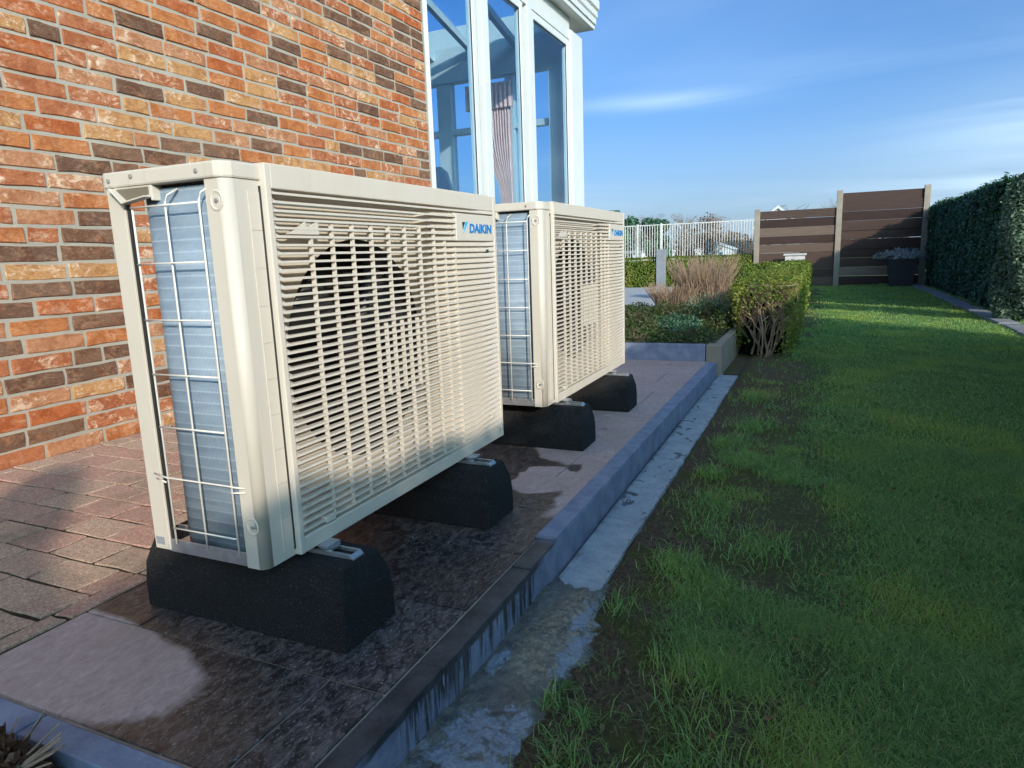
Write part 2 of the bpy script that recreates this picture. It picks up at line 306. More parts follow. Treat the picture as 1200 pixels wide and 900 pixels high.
t.bump(t.noise(p, 160, 4, 0.7), 1, 0.006); M_joint = t.set(t.mix(t.rng(n, 0.42, 0.6), (0.04, 0.030, 0.022, 1), (0.085, 0.072, 0.036, 1)), 0.95, spec=0.1)
# lawn soil
t = NT('lawn_soil'); p = t.pos(); x = t.xyz(p); n = t.noise(p, 7, 8, 0.7); n2 = t.noise(p, 90, 6, 0.75); mo = t.noise(p, 5, 6, 0.65, 0.5)
c = t.mix(t.rng(n2, 0.35, 0.7), (0.060, 0.043, 0.030, 1), (0.26, 0.185, 0.12, 1)); c = t.mix(t.rng(mo, 0.47, 0.60, 0, 0.85), c, t.mix(n2, (0.060, 0.066, 0.018, 1), (0.17, 0.17, 0.05, 1)))
grassy = t.rng(t.mth('ADD', x[0], t.mth('MULTIPLY', t.mth('SUBTRACT', n, 0.5), 0.8)), -0.25, 0.25)
c = t.mix(grassy, c, t.mix(n2, (0.05, 0.10, 0.03, 1), (0.12, 0.19, 0.06, 1)))
t.bump(t.mth('ADD', n2, n), 1, 0.015); M_soil = t.set(c, 0.95, spec=0.1)
t = NT('far_field'); p = t.pos(); n = t.noise(p, 0.06, 5, 0.6)
M_field = t.set(t.mix(t.rng(n, 0.4, 0.6), (0.10, 0.16, 0.045, 1), (0.16, 0.20, 0.08, 1)), 0.95, spec=0.1)
M_asphalt = basic('driveway_paving', (0.42, 0.40, 0.39, 1), 0.85, 0.15, 3, bump=0.4)
# foliage
def foliage(name, a, b, c2=None, tr=0.25, big=1.2, thr=0.5, dryv=None):
    t = NT(name); p = t.pos(); k = t.attr(); n = t.noise(p, big, 4, 0.6)
    c = t.mix(k, a, b)
    if c2: c = t.mix(t.rng(n, thr - 0.06, thr + 0.10, 0, 0.8), c, c2)
    if dryv: c = t.mix(t.rng(k, dryv[0], dryv[0] + 0.02), c, dryv[1])
    t.set(c, 0.6, spec=0.3)
    tl = t.n('ShaderNodeBsdfTranslucent'); t.l(t.mix(1.0, c, (1.2, 1.25, 0.6, 1), 'MULTIPLY'), tl.inputs[0]); ms = t.n('ShaderNodeMixShader'); ms.inputs[0].default_value = tr
    t.l(t.b.outputs[0], ms.inputs[1]); t.l(tl.outputs[0], ms.inputs[2]); t.l(ms.outputs[0], t.out.inputs[0]); return t.m
M_grass = foliage('grass_blade', (0.10, 0.23, 0.065, 1), (0.40, 0.57, 0.20, 1), (0.40, 0.50, 0.12, 1), 0.4, 1.6, 0.54, (0.925, (0.36, 0.31, 0.16, 1)))
M_conif = foliage('conifer_leaf', (0.028, 0.075, 0.048, 1), (0.09, 0.19, 0.11, 1), None, 0.15)
M_conif2 = foliage('cypress_leaf', (0.08, 0.13, 0.085, 1), (0.20, 0.27, 0.17, 1), None, 0.2)
M_box = foliage('box_leaf', (0.05, 0.10, 0.014, 1), (0.18, 0.24, 0.035, 1), (0.26, 0.27, 0.05, 1), 0.25, 3, 0.5)
M_bed = foliage('bed_leaf', (0.02, 0.045, 0.012, 1), (0.09, 0.14, 0.04, 1), (0.12, 0.085, 0.055, 1), 0.2, 5, 0.52)
M_straw = foliage('straw', (0.36, 0.25, 0.17, 1), (0.66, 0.50, 0.37, 1), None, 0.2)
M_brownleaf = foliage('brown_leaf', (0.10, 0.055, 0.035, 1), (0.26, 0.16, 0.11, 1), None, 0.2)
M_silver = foliage('silver_leaf', (0.22, 0.24, 0.25, 1), (0.46, 0.46, 0.48, 1), None, 0.2)
M_twig = basic('twig_bark', (0.30, 0.215, 0.15, 1), 0.85, 0.4, 14, bump=0.5)
M_greytwig = basic('grey_twig', (0.22, 0.18, 0.15, 1), 0.9, 0.3, 9)
M_core = basic('hedge_core', (0.006, 0.010, 0.005, 1), 1.0, spec=0.0)  # near-black solid filling; its colour stands for shade deep between the leaves
M_leafdead = foliage('dead_leaf', (0.10, 0.05, 0.03, 1), (0.24, 0.13, 0.07, 1), None, 0.1)
t = NT('weathered_board'); p = t.pos(); r = t.orand(); g = t.noise(t.map(p, (0.8, 1, 22)), 3, 8, 0.7)
c = t.ramp(r, [(0, (0.032, 0.019, 0.016, 1)), (0.4, (0.055, 0.034, 0.028, 1)), (0.78, (0.080, 0.053, 0.041, 1)), (1, (0.20, 0.145, 0.11, 1))])
t.bump(g, 0.5, 0.006); M_board = t.set(t.mix(t.rng(g, 0.4, 0.65, 0, 0.7), c, t.mix(1.0, c, (1.5, 1.5, 1.5, 1), 'MULTIPLY')), 0.85, spec=0.2)
M_post = basic('concrete_post', (0.27, 0.225, 0.175, 1), 0.85, 0.15, 6, bump=0.3)
M_greyp = basic('grey_post', (0.20, 0.21, 0.23, 1), 0.7)
M_pot = basic('planter_dark', (0.035, 0.035, 0.04, 1), 0.6)
M_boxgrey = basic('storage_grey', (0.50, 0.49, 0.47, 1), 0.5)
M_picket = basic('picket_white', (0.55, 0.53, 0.50, 1), 0.5)
M_curtain = basic('curtain_pink', (0.90, 0.50, 0.40, 1), 0.85, 0.1)
M_floor = basic('indoor_floor', (0.22, 0.20, 0.18, 1), 0.5)
M_chair = basic('chair_blue', (0.06, 0.12, 0.20, 1), 0.5)
M_plaster = basic('plaster', (0.55, 0.55, 0.54, 1), 0.8)
M_roof = basic('grey_slate', (0.10, 0.10, 0.11, 1), 0.7)
def plain(name, col, rough=0.4):
    t = NT(name); return t.set(t.mix(t.noise(t.pos(), 30, 2), col, tuple(x * 0.92 for x in col[:3]) + (1,)), rough)
M_lb = plain('print_blue', (0.0, 0.20, 0.52, 1)); M_lc = plain('print_cyan', (0.02, 0.42, 0.72, 1)); M_lk = plain('print_black', (0.02, 0.02, 0.02, 1)); M_lg = plain('print_grey', (0.28, 0.29, 0.31, 1))
t = NT('window_glass'); tr = t.n('ShaderNodeBsdfTransparent'); tr.inputs[0].default_value = (0.80, 0.91, 0.98, 1); gl = t.n('ShaderNodeBsdfGlossy'); gl.inputs['Roughness'].default_value = 0.015
fr = t.n('ShaderNodeFresnel'); fr.inputs[0].default_value = 1.5; ms = t.n('ShaderNodeMixShader'); bf = t.n('ShaderNodeNewGeometry').outputs['Backfacing']; t.l(t.mth('MULTIPLY', t.rng(fr.outputs[0], 0, 1, 0.03, 1.0), t.mth('SUBTRACT', 1.0, bf)), ms.inputs[0]); t.l(tr.outputs[0], ms.inputs[1]); t.l(gl.outputs[0], ms.inputs[2]); t.l(ms.outputs[0], t.out.inputs[0]); M_glass = t.m
t = NT('clear_glass'); tr = t.n('ShaderNodeBsdfTransparent'); tr.inputs[0].default_value = (0.85, 0.93, 0.97, 1); gl = t.n('ShaderNodeBsdfGlossy'); gl.inputs['Roughness'].default_value = 0.02
ms = t.n('ShaderNodeMixShader'); ms.inputs[0].default_value = 0.05; t.l(tr.outputs[0], ms.inputs[1]); t.l(gl.outputs[0], ms.inputs[2]); t.l(ms.outputs[0], t.out.inputs[0]); M_glass2 = t.m

G = -0.09   # lawn level
# ============================================================ ground
mb = MB(); mb.poly([(-900, -300, -0.16), (900, -300, -0.16), (900, 1500, -0.16), (-900, 1500, -0.16)], [(0, 1, 2, 3)])
tag(mb.build('ground', M_field), kind='structure')
def lawn_h(x, y): return G + 0.012 * np.sin(x * 3.1 + 1) * np.sin(y * 2.3) + 0.006 * np.sin(x * 11 + y * 5) * np.sin(y * 9)
xs = np.linspace(-0.475, 3.2, 90); ys = np.linspace(-3, 16.6, 260); X, Y = np.meshgrid(xs, ys); Z = lawn_h(X, Y); Z = np.where(X < -0.44, G - 0.012, Z)
V = np.stack([X.ravel(), Y.ravel(), Z.ravel()], 1); nx, ny = 90, 260; i = (np.arange(ny - 1)[:, None] * nx + np.arange(nx - 1)).ravel()
tag(rawmesh('lawn', V, np.stack([i, i + 1, i + nx + 1, i + nx], 1), M_soil, smooth=True), kind='structure')
mb = MB(); mb.box(-6, -0.475, 4.95, 16.6, -0.3, -0.115); mb.box(-4.2, -0.475, -3, 0.56, -0.3, -0.10)
tag(mb.build('soil_bed', M_soil), kind='structure')
mb = MB(); mb.box(-9, -1.9, 7.0, 15.6, -0.11, -0.05); tag(mb.build('driveway', M_asphalt), kind='structure')

# terrace with tiles
mb = MB(); mb.box(-1.473, -0.667, 0.62, 4.72, -0.12, -0.0045); terr = tag(mb.build('terrace', M_grout), kind='structure')
row = 0; y = 0.625 - 0.05
ylines = [0.622, 0.88, 1.185, 1.485, 1.79, 2.095, 2.40, 2.705, 3.01, 3.315, 3.62, 3.925, 4.23, 4.535, 4.718]
joints = [[-0.79], [-1.30], [-0.99], [-0.885], [-1.18], [-0.80], [-1.1], [-0.9], [-1.3], [-0.8], [-1.05], [-0.85], [-1.2], [-0.9]]
g = 0.0028
for a, b, js in zip(ylines[:-1], ylines[1:], joints):
    e = [-1.472] + js + [-0.668]
    for x0, x1 in zip(e[:-1], e[1:]):
        m = MB(); z = rnd.uniform(-0.0006, 0.0006); m.box(x0 + g, x1 - g, a + g, b - g, -0.02, z); m.build('tile', M_tile, terr, bev=0.0012)
# kerb stones
mb = MB(); mb.box(-1.6, -0.625, 0.575, 0.617, -0.2, -0.03); kb = tag(mb.build('kerb', M_grout), kind='structure')
cuts = [0.565, 0.985, 1.415, 2.27, 3.40, 4.66]; offs = [0, 0.0015, 0.0, -0.004, 0.003]; 
for k, (a, b) in enumerate(zip(cuts[:-1], cuts[1:])):
    m = MB(); z = (0, -0.0015, 0.001, 0.004, 0.006)[k]; m.box(-0.664 - (0.012 if k > 2 else 0), -0.612 + offs[k], a + 0.0012, b - 0.0012, -0.13, z); m.build('kerb_stone', M_blue, kb, bev=0.0025)
for a, b in ((-3.2, -2.2), (-2.195, -1.19), (-1.185, -0.667)):
    m = MB(); m.box(a, b, 0.566, 0.6165, -0.13, 0.001); m.build('kerb_stone', M_blue, kb, bev=0.0025)
# raised thin bluestone capping piece whose end shows
m = MB(); m.box(-0.672, -0.6135, 1.585, 2.262, 0.0015, 0.0065); m.build('capping_strip', M_blue, kb, bev=0.0015)

# concrete strip
mb = MB(); mb.box(-0.608, -0.47, 1.35, 4.75, -0.2, G - 0.012); strip = tag(mb.build('drain_strip', M_joint), kind='structure')
for a, b in ((1.50, 2.34), (2.345, 3.14), (3.145, 3.58), (3.585, 4.72)):
    m = MB(); n = 14; pts = [(-0.607, a), ] 
    right = [(-0.476 + rnd.uniform(-0.004, 0.004), a + (b - a) * i / n) for i in range(n + 1)]
    left = [(-0.604, b), (-0.604, a)]
    if a == 1.50: right[0] = (-0.488, a - 0.02); left[1] = (-0.60, a + 0.07); left.append((-0.55, a + 0.012))
    m.prism(right + left, 'z', -0.16, G + rnd.uniform(-0.002, 0.002)); m.build('slab', M_conc, strip, bev=0.002)
# rough mortar haunch
nx, ny = 60, 190; U, Vv = np.meshgrid(np.linspace(0, 1, nx), np.linspace(0, 1, ny)); Yh = 0.35 + Vv * 1.27
wr = -0.405 - 0.02 * np.sin(Yh * 7 + 1) - 0.010 * np.sin(Yh * 23) - 0.008 * np.sin(Yh * 57 + 2) - 0.005 * np.sin(Yh * 131) - np.clip((Yh - 1.15), 0, 1) * 0.15
Xh = -0.611 + U * (wr + 0.611)
Zh = G + 0.003 + 0.003 * np.sin(Xh * 60 + Yh * 17) * np.sin(Yh * 31) + 0.002 * np.sin(Xh * 150 + 3 * np.sin(Yh * 40)) * np.sin(Yh * 120) + 0.010 * np.exp(-((Xh + 0.51) / 0.05) ** 2 - ((Yh - 1.3) / 0.2) ** 2) + rng.normal(0, 0.0007, Xh.shape) - np.clip(U - 0.8, 0, 1) * 0.06 - np.clip(Yh - 1.5, 0, 1) * 0.12
V = np.stack([Xh.ravel(), Yh.ravel(), Zh.ravel()], 1); i = (np.arange(ny - 1)[:, None] * nx + np.arange(nx - 1)).ravel()
tag(rawmesh('mortar_haunch', V, np.stack([i, i + 1, i + nx + 1, i + nx], 1), M_haunch, smooth=True), kind='structure')

# pavers
mb = MB(); mb.box(-2.9, -1.475, 0.62, 5.2, -0.14, -0.0042); path = tag(mb.build('paved_path', M_joint), kind='structure')
def paver(x0, x1, y0, y1):
    m = MB(); g = 0.0048; x0 += g; x1 -= g; y0 += g; y1 -= g; z = rnd.uniform(-0.0012, 0.0015); tx = rnd.uniform(-0.010, 0.010); ty = rnd.uniform(-0.012, 0.012)
    base = []; cxm = (x0 + x1) / 2; cym = (y0 + y1) / 2
    for px, py in ((x0, y0), (cxm, y0), (x1, y0), (x1, cym), (x1, y1), (cxm, y1), (x0, y1), (x0, cym)):
        base.append((px + rnd.uniform(-0.0045, 0.0035), py + rnd.uniform(-0.0035, 0.0035)))
    def ring(s, zz): return [(cxm + (a - cxm) * s, cym + (b - cym) * s, zz + (a - cxm) * tx + (b - cym) * ty) for a, b in base]
    V = ring(1, -0.05) + ring(1, z - 0.0012) + ring(0.975, z); F = [(i, (i + 1) % 8, 8 + (i + 1) % 8, 8 + i) for i in range(8)] + [(8 + i, 8 + (i + 1) % 8, 16 + (i + 1) % 8, 16 + i) for i in range(8)] + [tuple(range(16, 24))]
    m.poly(V, F); m.build('paver', M_paver, path, smooth=False)
for k in range(20): paver(-1.535, -1.476, 0.63 + k * 0.215, 0.63 + (k + 1) * 0.215)
r = 0; yy = 0.58
while yy < 4.8:
    xx = -1.537; first = (0.06, 0.17, 0.11)[r % 3]
    while xx > -2.87:
        wd = first if first else 0.188 + rnd.uniform(-0.004, 0.004); first = None
        paver(max(xx - wd, -2.885), xx, yy, yy + 0.119); xx -= wd
    yy += 0.119; r += 1

# ============================================================ brick house
house = tag(empty('brick_house', (-2.9, 3, 0)), 'red and brown brick house wall with pale mortar rising behind the outdoor units', 'house')
def at(o, parent):   # world coordinates kept under a moved parent
    o.parent = parent; o.matrix_parent_inverse = Matrix.Translation(-parent.location); return o
mb = MB(); mb.box(-3.15, -2.893, -4, 4.93, -0.2, 5.2); wall = at(mb.build('wall', M_mortar), house)
Rn = np.array(RM)
def project(px, py, pz):
    v = Rn.T @ np.array([px, py, pz - CAMZ]); 
    return (600 + 795 * v[0] / -v[2], 450 - 795 * v[1] / -v[2], -v[2]) if v[2] < -0.05 else (-999, -999, 1e9)
bricks = []; zz = -0.018; r = 0
while zz < 4.9:
    off = (0 if r % 2 else 0.132) + rnd.uniform(-0.035, 0.035); yy = -3.9 + off
    while yy < 4.90:
        ln = rnd.choice([0.25] * 5 + [0.24, 0.258]) if rnd.random() > 0.04 else 0.135
        y1 = min(yy + ln, 4.915)
        if y1 - yy > 0.05: bricks.append((yy, y1 - 0.0145, zz + 0.0135, zz + 0.0731))
        yy += ln
    zz += 0.0731; r += 1
def brick_geo(b, far):
    y0, y1, z0, z1 = b; j = lambda s: rnd.uniform(-s, s)
    prou = rnd.uniform(-0.003, 0.004); x = -2.888 + prou
    L1 = [(y0 + j(.003), z0 + j(.003)), (y0 + (y1 - y0) * .33, z0 + j(.003)), (y0 + (y1 - y0) * .67, z0 + j(.003)), (y1 + j(.003), z0 + j(.003)), (y1 + j(.003), (z0 + z1) / 2), (y1 + j(.003), z1 + j(.003)),
          (y0 + (y1 - y0) * .67, z1 + j(.003)), (y0 + (y1 - y0) * .33, z1 + j(.003)), (y0 + j(.003), z1 + j(.003)), (y0 + j(.003), (z0 + z1) / 2)]
    if far: L1 = [L1[0], L1[3], L1[5], L1[8]]
    n = len(L1); cy, cz = (y0 + y1) / 2, (z0 + z1) / 2
    V = [(-2.905, a, c) for a, c in L1] + [(x - 0.004, a, c) for a, c in L1] + [(x + j(.0008), cy + (a - cy) * 0.975, cz + (c - cz) * 0.90) for a, c in L1]
    F = [(i, (i + 1) % n, n + (i + 1) % n, n + i) for i in range(n)] + [(n + i, n + (i + 1) % n, 2 * n + (i + 1) % n, 2 * n + i) for i in range(n)] + [tuple(range(2 * n, 3 * n))]
    k = rnd.choice([0.1, 0.1, 0.27, 0.27, 0.4, 0.4, 0.4, 0.55, 0.55, 0.7, 0.7, 0.82, 0.93, 0.82])
    return V, F, k
def bscore(b):
    X0, Y0, d = project(-2.89, (b[0] + b[1]) / 2, (b[2] + b[3]) / 2)
    if not (-40 < X0 < 520 and -20 < Y0 < 560): return 1e6 + d
    if 175 < X0 < 600 and Y0 > 200: return 1e5 + d
    return d
bricks.sort(key=bscore)
rest = MB(); rk = []
for n, b in enumerate(bricks):
    V, F, k = brick_geo(b, n >= 520)
    if n < 300: m = MB(); m.poly(V, F); o = m.build('brick', M_brick, None, attr=k); o.parent = wall
    else: rest.poly(V, F); rk += [k] * len(F)
o = rest.build('brickwork', M_brick, wall, attr=rk); o['kind'] = 'stuff'
mb = MB(); mb.box(-3.15, -2.9, 4.93, 4.955, -0.1, 5.2); at(mb.build('end_render', M_plaster), house)
mb = MB(); mb.prism([(-2.6, 5.1), (-7, 8.2), (-11.4, 5.1), (-11.4, 5.2), (-7, 8.35), (-2.6, 5.25)], 'y', -4.2, 5.1); at(mb.build('roof', M_roof), house)
mb = MB(); mb.box(-11, -10.8, -4, 4.95, -0.2, 5.2); mb.box(-10.8, -3.15, -4, -3.8, -0.2, 5.2); mb.box(-10.8, -3.15, 4.70, 4.95, -0.2, 5.2); at(mb.build('wall', M_plaster), house)

# ============================================================ conservatory
cons = tag(empty('conservatory', (-2.9, 6.9, 0)), 'white framed glass conservatory joined to the end of the brick house', 'sunroom')
def cp(name, mat, *boxes, bev=0.004, prism=None):
    m = MB()
    for b in boxes: m.box(*b)
    if prism: m.prism(*prism)
    return at(m.build(name, mat, bev=bev), cons)
X1 = -2.90
cp('base_wall', M_plaster, (-3.10, X1 - 0.004, 4.96, 8.8, -0.1, 0.55), (-6.2, -3.10, 8.62, 8.8, -0.1, 0.55), (-6.35, -6.2, 4.96, 8.8, -0.1, 0.55), bev=0)
cp('floor', M_floor, (-6.2, -3.1, 4.96, 8.62, -0.05, 0.02), bev=0)
cp('window_sill', M_white, (-3.12, X1 + 0.05, 4.96, 8.85, 0.55, 0.60))
F0, F1 = 0.60, 3.41
for a, b, x in ((4.957, 4.984, X1), (5.945, 6.035, X1 + 0.022), (7.03, 7.15, X1 + 0.022), (8.37, 8.80, X1 + 0.03)):
    cp('window_post', M_white, (-3.02, x, a, b, F0, F1 + 0.005))
cp('top_rail', M_white, (-3.02, X1 + 0.012, 4.96, 8.37, 3.30, F1 + 0.135)); cp('bottom_rail', M_white, (-3.02, X1 + 0.01, 4.96, 8.37, F0 + 0.001, F0 + 0.07))
def window(a, b, z0=0.68, z1=3.295, sl=0.075):
    f = MB(); x0, x1 = X1 - 0.06, X1 + 0.006; s = 0.075
    a += sl - s; f.box(x0, x1, a + s - sl, a + s, z0, z1); f.box(x0, x1, b - s, b, z0, z1); f.box(x0, x1 - 0.001, a + s, b - s, z0, z0 + s); f.box(x0, x1 - 0.001, a + s, b - s, z1 - s, z1)
    fr = at(f.build('window_frame', M_white, bev=0.005), cons)
    q = MB(); q.box(X1 - 0.034, X1 - 0.010, a + s - 0.006, b - s + 0.006, z0 + s - 0.006, z1 - s + 0.006); q2 = q.build('pane', M_glass); q2.parent = fr; q2.matrix_parent_inverse = fr.matrix_parent_inverse.copy() if False else Matrix.Identity(4)
    e = MB(); w_ = 0.008; xa, xb = X1 - 0.0095, X1 - 0.004
    for u0, u1, v0, v1 in ((a + s, a + s + w_, z0 + s, z1 - s), (b - s - w_, b - s, z0 + s, z1 - s), (a + s + w_, b - s - w_, z1 - s - w_, z1 - s)): e.box(xa, xb, u0, u1, v0, v1)
    e.box(xa - 0.01, X1 - 0.001, b + 0.001, b + 0.012, z0, z1)
    q3 = e.build('gasket', M_gasket); q3.parent = fr
window(4.985, 5.86, sl=0.022); window(6.04, 6.94); window(7.155, 8.355)
# cornice and gutter, stepped profile
cp('cornice', M_white, bev=0.003, prism=([(-3.05, 3.545), (-2.755, 3.545), (-2.755, 3.60), (-2.735, 3.60), (-2.735, 3.665), (-2.715, 3.685), (-2.715, 3.75), (-2.69, 3.77), (-2.69, 3.87), (-3.05, 3.87)], 'y', 4.96, 8.97))
cp('cornice', M_white, (-6.4, -3.05, 8.82, 8.97, 3.55, 3.85))
# end wall towards the garden
for a, b in ((-6.30, -6.20), (-4.93, -4.72), (-3.90, -3.78)): cp('window_post', M_white, (a, b, 8.66, 8.80, 0.55, 3.1))
cp('beam', M_white, (-6.35, -3.03, 8.64, 8.80, 3.10, 3.54)); cp('beam', M_white, (-6.2, -3.03, 8.67, 8.78, 2.42, 2.50)); cp('beam', M_white, (-6.35, -6.2, 4.96, 8.8, 3.1, 3.5))
cp('window_post', M_white, (-3.25, -3.03, 8.56, 8.62, 0.55, 3.1)); cp('window_post', M_white, (-6.33, -6.22, 6.2, 6.3, 0.55, 3.1), (-6.33, -6.22, 7.5, 7.6, 0.55, 3.1))
for k, (a, b) in enumerate(((-6.19, -4.94), (-4.71, -3.91), (-3.77, -3.05))): cp('pane', M_glass2, (a, b, 8.715, 8.73, 0.6, 2.41), (a, b, 8.715, 8.73, 2.51, 3.09), bev=0)
def zr(y): return 4.35 - (y - 4.96) * 0.235
for k in range(6):
    x = -3.1 - k * 0.62
    m = MB(); m.prism([(4.96, zr(4.96) - 0.09), (8.8, zr(8.8) - 0.09), (8.8, zr(8.8)), (4.96, zr(4.96))], 'x', x - 0.035, x + 0.035); at(m.build('rafter', M_white, bev=0.004), cons)
for k in range(5):
    x = -3.1 - k * 0.62; m = MB(); m.prism([(4.96, zr(4.96) - 0.03), (8.8, zr(8.8) - 0.03), (8.8, zr(8.8) - 0.01), (4.96, zr(4.96) - 0.01)], 'x', x - 0.585, x - 0.036); at(m.build('roof_pane', M_glass2), cons)
cp('beam', M_white, (-6.3, -3.05, 6.83, 6.90, 3.66, 3.78))
cp('side_cheek', M_white, bev=0, prism=([(4.96, 3.87), (8.8, 3.42 + 0.45), (4.96, 4.36)], 'x', -3.04, -2.98))
# curtain: pleated, gathered to one side, and a valance
def curtain(xa, xb, y, z0, z1, waist, name, label):
    n = 60; lv = 14; V = []; Fc = []
    for j in range(lv + 1):
        v = j / lv; zc_ = z1 + (z0 - z1) * v; wf = 1 - waist * math.exp(-((v - 0.62) / 0.2) ** 2) - waist * 0.6 * max(0, v - 0.62)
        for i_ in range(n + 1):
            u = i_ / n; V.append((xb + (xa - xb) * u * wf, y + 0.03 * math.sin(u * 2 * math.pi * 11), zc_))
    for j in range(lv):
        for i_ in range(n): a_ = j * (n + 1) + i_; Fc.append((a_, a_ + 1, a_ + n + 2, a_ + n + 1))
    m = MB(); m.poly(V, Fc); o = m.build(name, M_curtain, smooth=True); md = o.modifiers.new('t', 'SOLIDIFY'); md.thickness = 0.004
    return tag(o, label, 'curtain')
curtain(-4.20, -3.78, 8.55, 0.7, 2.95, 0.6, 'curtain', 'pink pleated curtain tied back behind the middle conservatory window')
curtain(-4.40, -3.72, 8.50, 2.66, 2.98, 0.0, 'curtain_valance', 'short pleated pink valance hanging along the top inside the conservatory')
ch = tag(empty('chair', (-4.9, 8.25, 0.02)), 'high backed blue chair inside the conservatory beside the brick wall edge', 'chair')
m = MB(); m.box(-0.22, 0.22, -0.22, 0.22, 0.42, 0.48); m.build('seat', M_chair, ch, bev=0.02)
m = MB(); m.prism([(-0.22, 0.5), (0.22, 0.5), (0.24, 1.7), (0.18, 1.9), (0.08, 1.98), (-0.08, 1.98), (-0.18, 1.9), (-0.24, 1.7)], 'y', 0.2, 0.25); m.build('backrest', M_chair, ch, bev=0.015)
for a in (-0.19, 0.19):
    for b in (-0.19, 0.21): m = MB(); m.tube([(a, b, 0), (a, b, 0.43)], 0.018); m.build('leg', M_chair, ch)

# ============================================================ outdoor unit
def make_unit():
    U = empty('outdoor_unit', (-1.06, 1.42, 0.187)); O = Matrix.Translation((1.06, -1.42, -0.187))
    def P(mb, name, mat, **k):
        mb.v = [(x + 1.06, y - 1.42, z - 0.187) for x, y, z in mb.v]; return mb.build(name, mat, U, **k)
    # lid with rolled skirt
    m = MB(); m.prism([(-1.222, 0.885), (-1.215, 0.880), (-0.940, 0.880), (-0.928, 0.886), (-0.920, 0.902), (-0.918, 0.93), (-0.918, 1.93), (-1.222, 1.93)], 'z', 0.899, 0.9275); P(m, 'lid', M_cream, bev=0.004)
    m = MB(); m.prism([(-0.968, 0.885)] + [(-0.938 + 0.016 * math.sin(a), 0.905 - 0.020 * math.cos(a)) for a in np.linspace(0, math.pi / 2, 9)] + [(-0.922, 0.985), (-0.93, 0.985), (-0.93, 0.925), (-0.936, 0.905), (-0.950, 0.893), (-0.968, 0.893)], 'z', 0.187, 0.8985); o = P(m, 'corner_panel', M_cream)
    for f in o.data.polygons: f.use_smooth = abs(f.normal.z) < 0.5 and abs(f.normal.x) > 0.05 and abs(f.normal.y) > 0.05
    m = MB(); m.prism([(-1.218, 0.886), (-1.176, 0.886), (-1.176, 0.892), (-1.180, 0.896), (-1.212, 0.896), (-1.212, 0.900), (-1.218, 0.900)], 'z', 0.19, 0.8985); P(m, 'rear_post', M_cream, bev=0.0012)
    m = MB(); m.prism([(-1.174, 0.889), (-1.168, 0.889), (-1.168, 0.893), (-1.174, 0.893)], 'z', 0.215, 0.88); P(m, 'edge_seal', M_gasket)
    # side steps seen as small plates between corner and grille
    m = MB()
    for k in range(10): m.box(-0.924, -0.9205, 0.934, 0.9605, 0.205 + k * 0.0675, 0.205 + k * 0.0675 + 0.0668)
    P(m, 'clip_strip', M_grille)
    m = MB(); m.box(-0.9215, -0.9195, 0.9608, 0.9645, 0.20, 0.89); P(m, 'gap_shade', M_gasket)  # dark box standing in for the shade of the open gap beside the grille
    m = MB(); m.box(-1.178, -0.967, 0.888, 0.8925, 0.187, 0.214); m.box(-1.20, -0.93, 0.893, 1.92, 0.187, 0.192); P(m, 'base_pan', M_galv, bev=0.001)
    m = MB(); m.box(-1.218, -0.93, 1.915, 1.93, 0.187, 0.8985); P(m, 'side_panel', M_cream, bev=0.003)
    m = MB(); m.box(-1.216, -1.205, 1.62, 1.914, 0.19, 0.8985); P(m, 'rear_panel', M_cream)
    m = MB(); m.box(-1.10, -0.955, 1.56, 1.565, 0.2, 0.898); P(m, 'partition', M_darkin)
    # coil: side face, rounded rear corner, rear run
    prof = [(-0.962, 0.900), (-1.118, 0.900)] + [(-1.118 - 0.045 * math.sin(a), 0.945 - 0.045 * math.cos(a)) for a in np.linspace(0.15, math.pi / 2, 10)] + [(-1.163, 1.60), (-1.143, 1.60), (-1.143, 0.945)] + [(-1.118 - 0.025 * math.sin(a), 0.945 - 0.025 * math.cos(a)) for a in np.linspace(math.pi / 2, 0, 6)][1:] + [(-0.962, 0.920)]
    m = MB(); m.prism(prof, 'z', 0.200, 0.893)
    o = P(m, 'heat_exchanger', M_coil); 
    for f in o.data.polygons: f.use_smooth = abs(f.normal.z) < 0.5
    m = MB(); m.box(-1.12, -0.965, 0.93, 0.935, 0.2, 0.893); P(m, 'air_baffle', M_darkin)
    # handle bracket under the lid
    m = MB(); m.prism([(-1.196, 0.899), (-1.176, 0.879), (-1.162, 0.868), (-1.098, 0.878), (-1.098, 0.899)], 'y', 0.8835, 0.8865); m.box(-1.101, -1.096, 0.884, 0.905, 0.872, 0.905)
    m.prism([(-1.196, 0.898), (-1.162, 0.868), (-1.160, 0.870), (-1.192, 0.898)], 'y', 0.87, 0.8865); m.prism([(-1.162, 0.868), (-1.098, 0.877), (-1.098, 0.880), (-1.162, 0.871)], 'y', 0.868, 0.8865)
    P(m, 'handle', M_cream, bev=0.001)
    m = MB(); m.prism([(-1.188, 0.896), (-1.162, 0.875), (-1.103, 0.883), (-1.103, 0.896)], 'y', 0.8822, 0.8836); P(m, 'handle_shade_plate', basic('handle_shade', (0.16, 0.13, 0.09, 1), 0.7))  # flat dark plate; shade inside the handle is put into its colour
    for x, z in ((-1.200, 0.912), (-1.140, 0.916), (-0.978, 0.913), (-1.20, 0.89)):
        m = MB(); m.lathe([(0.0042, 0), (0.0042, 0.0016), (0.002, 0.0026), (0.0008, 0.0018)], (0, 0, 0), 'z', 10); m.v = [(x + a, 0.8795 + 0.006 * (z < 0.9) - c, z + b) for a, b, c in m.v]; P(m, 'screw', M_scr)
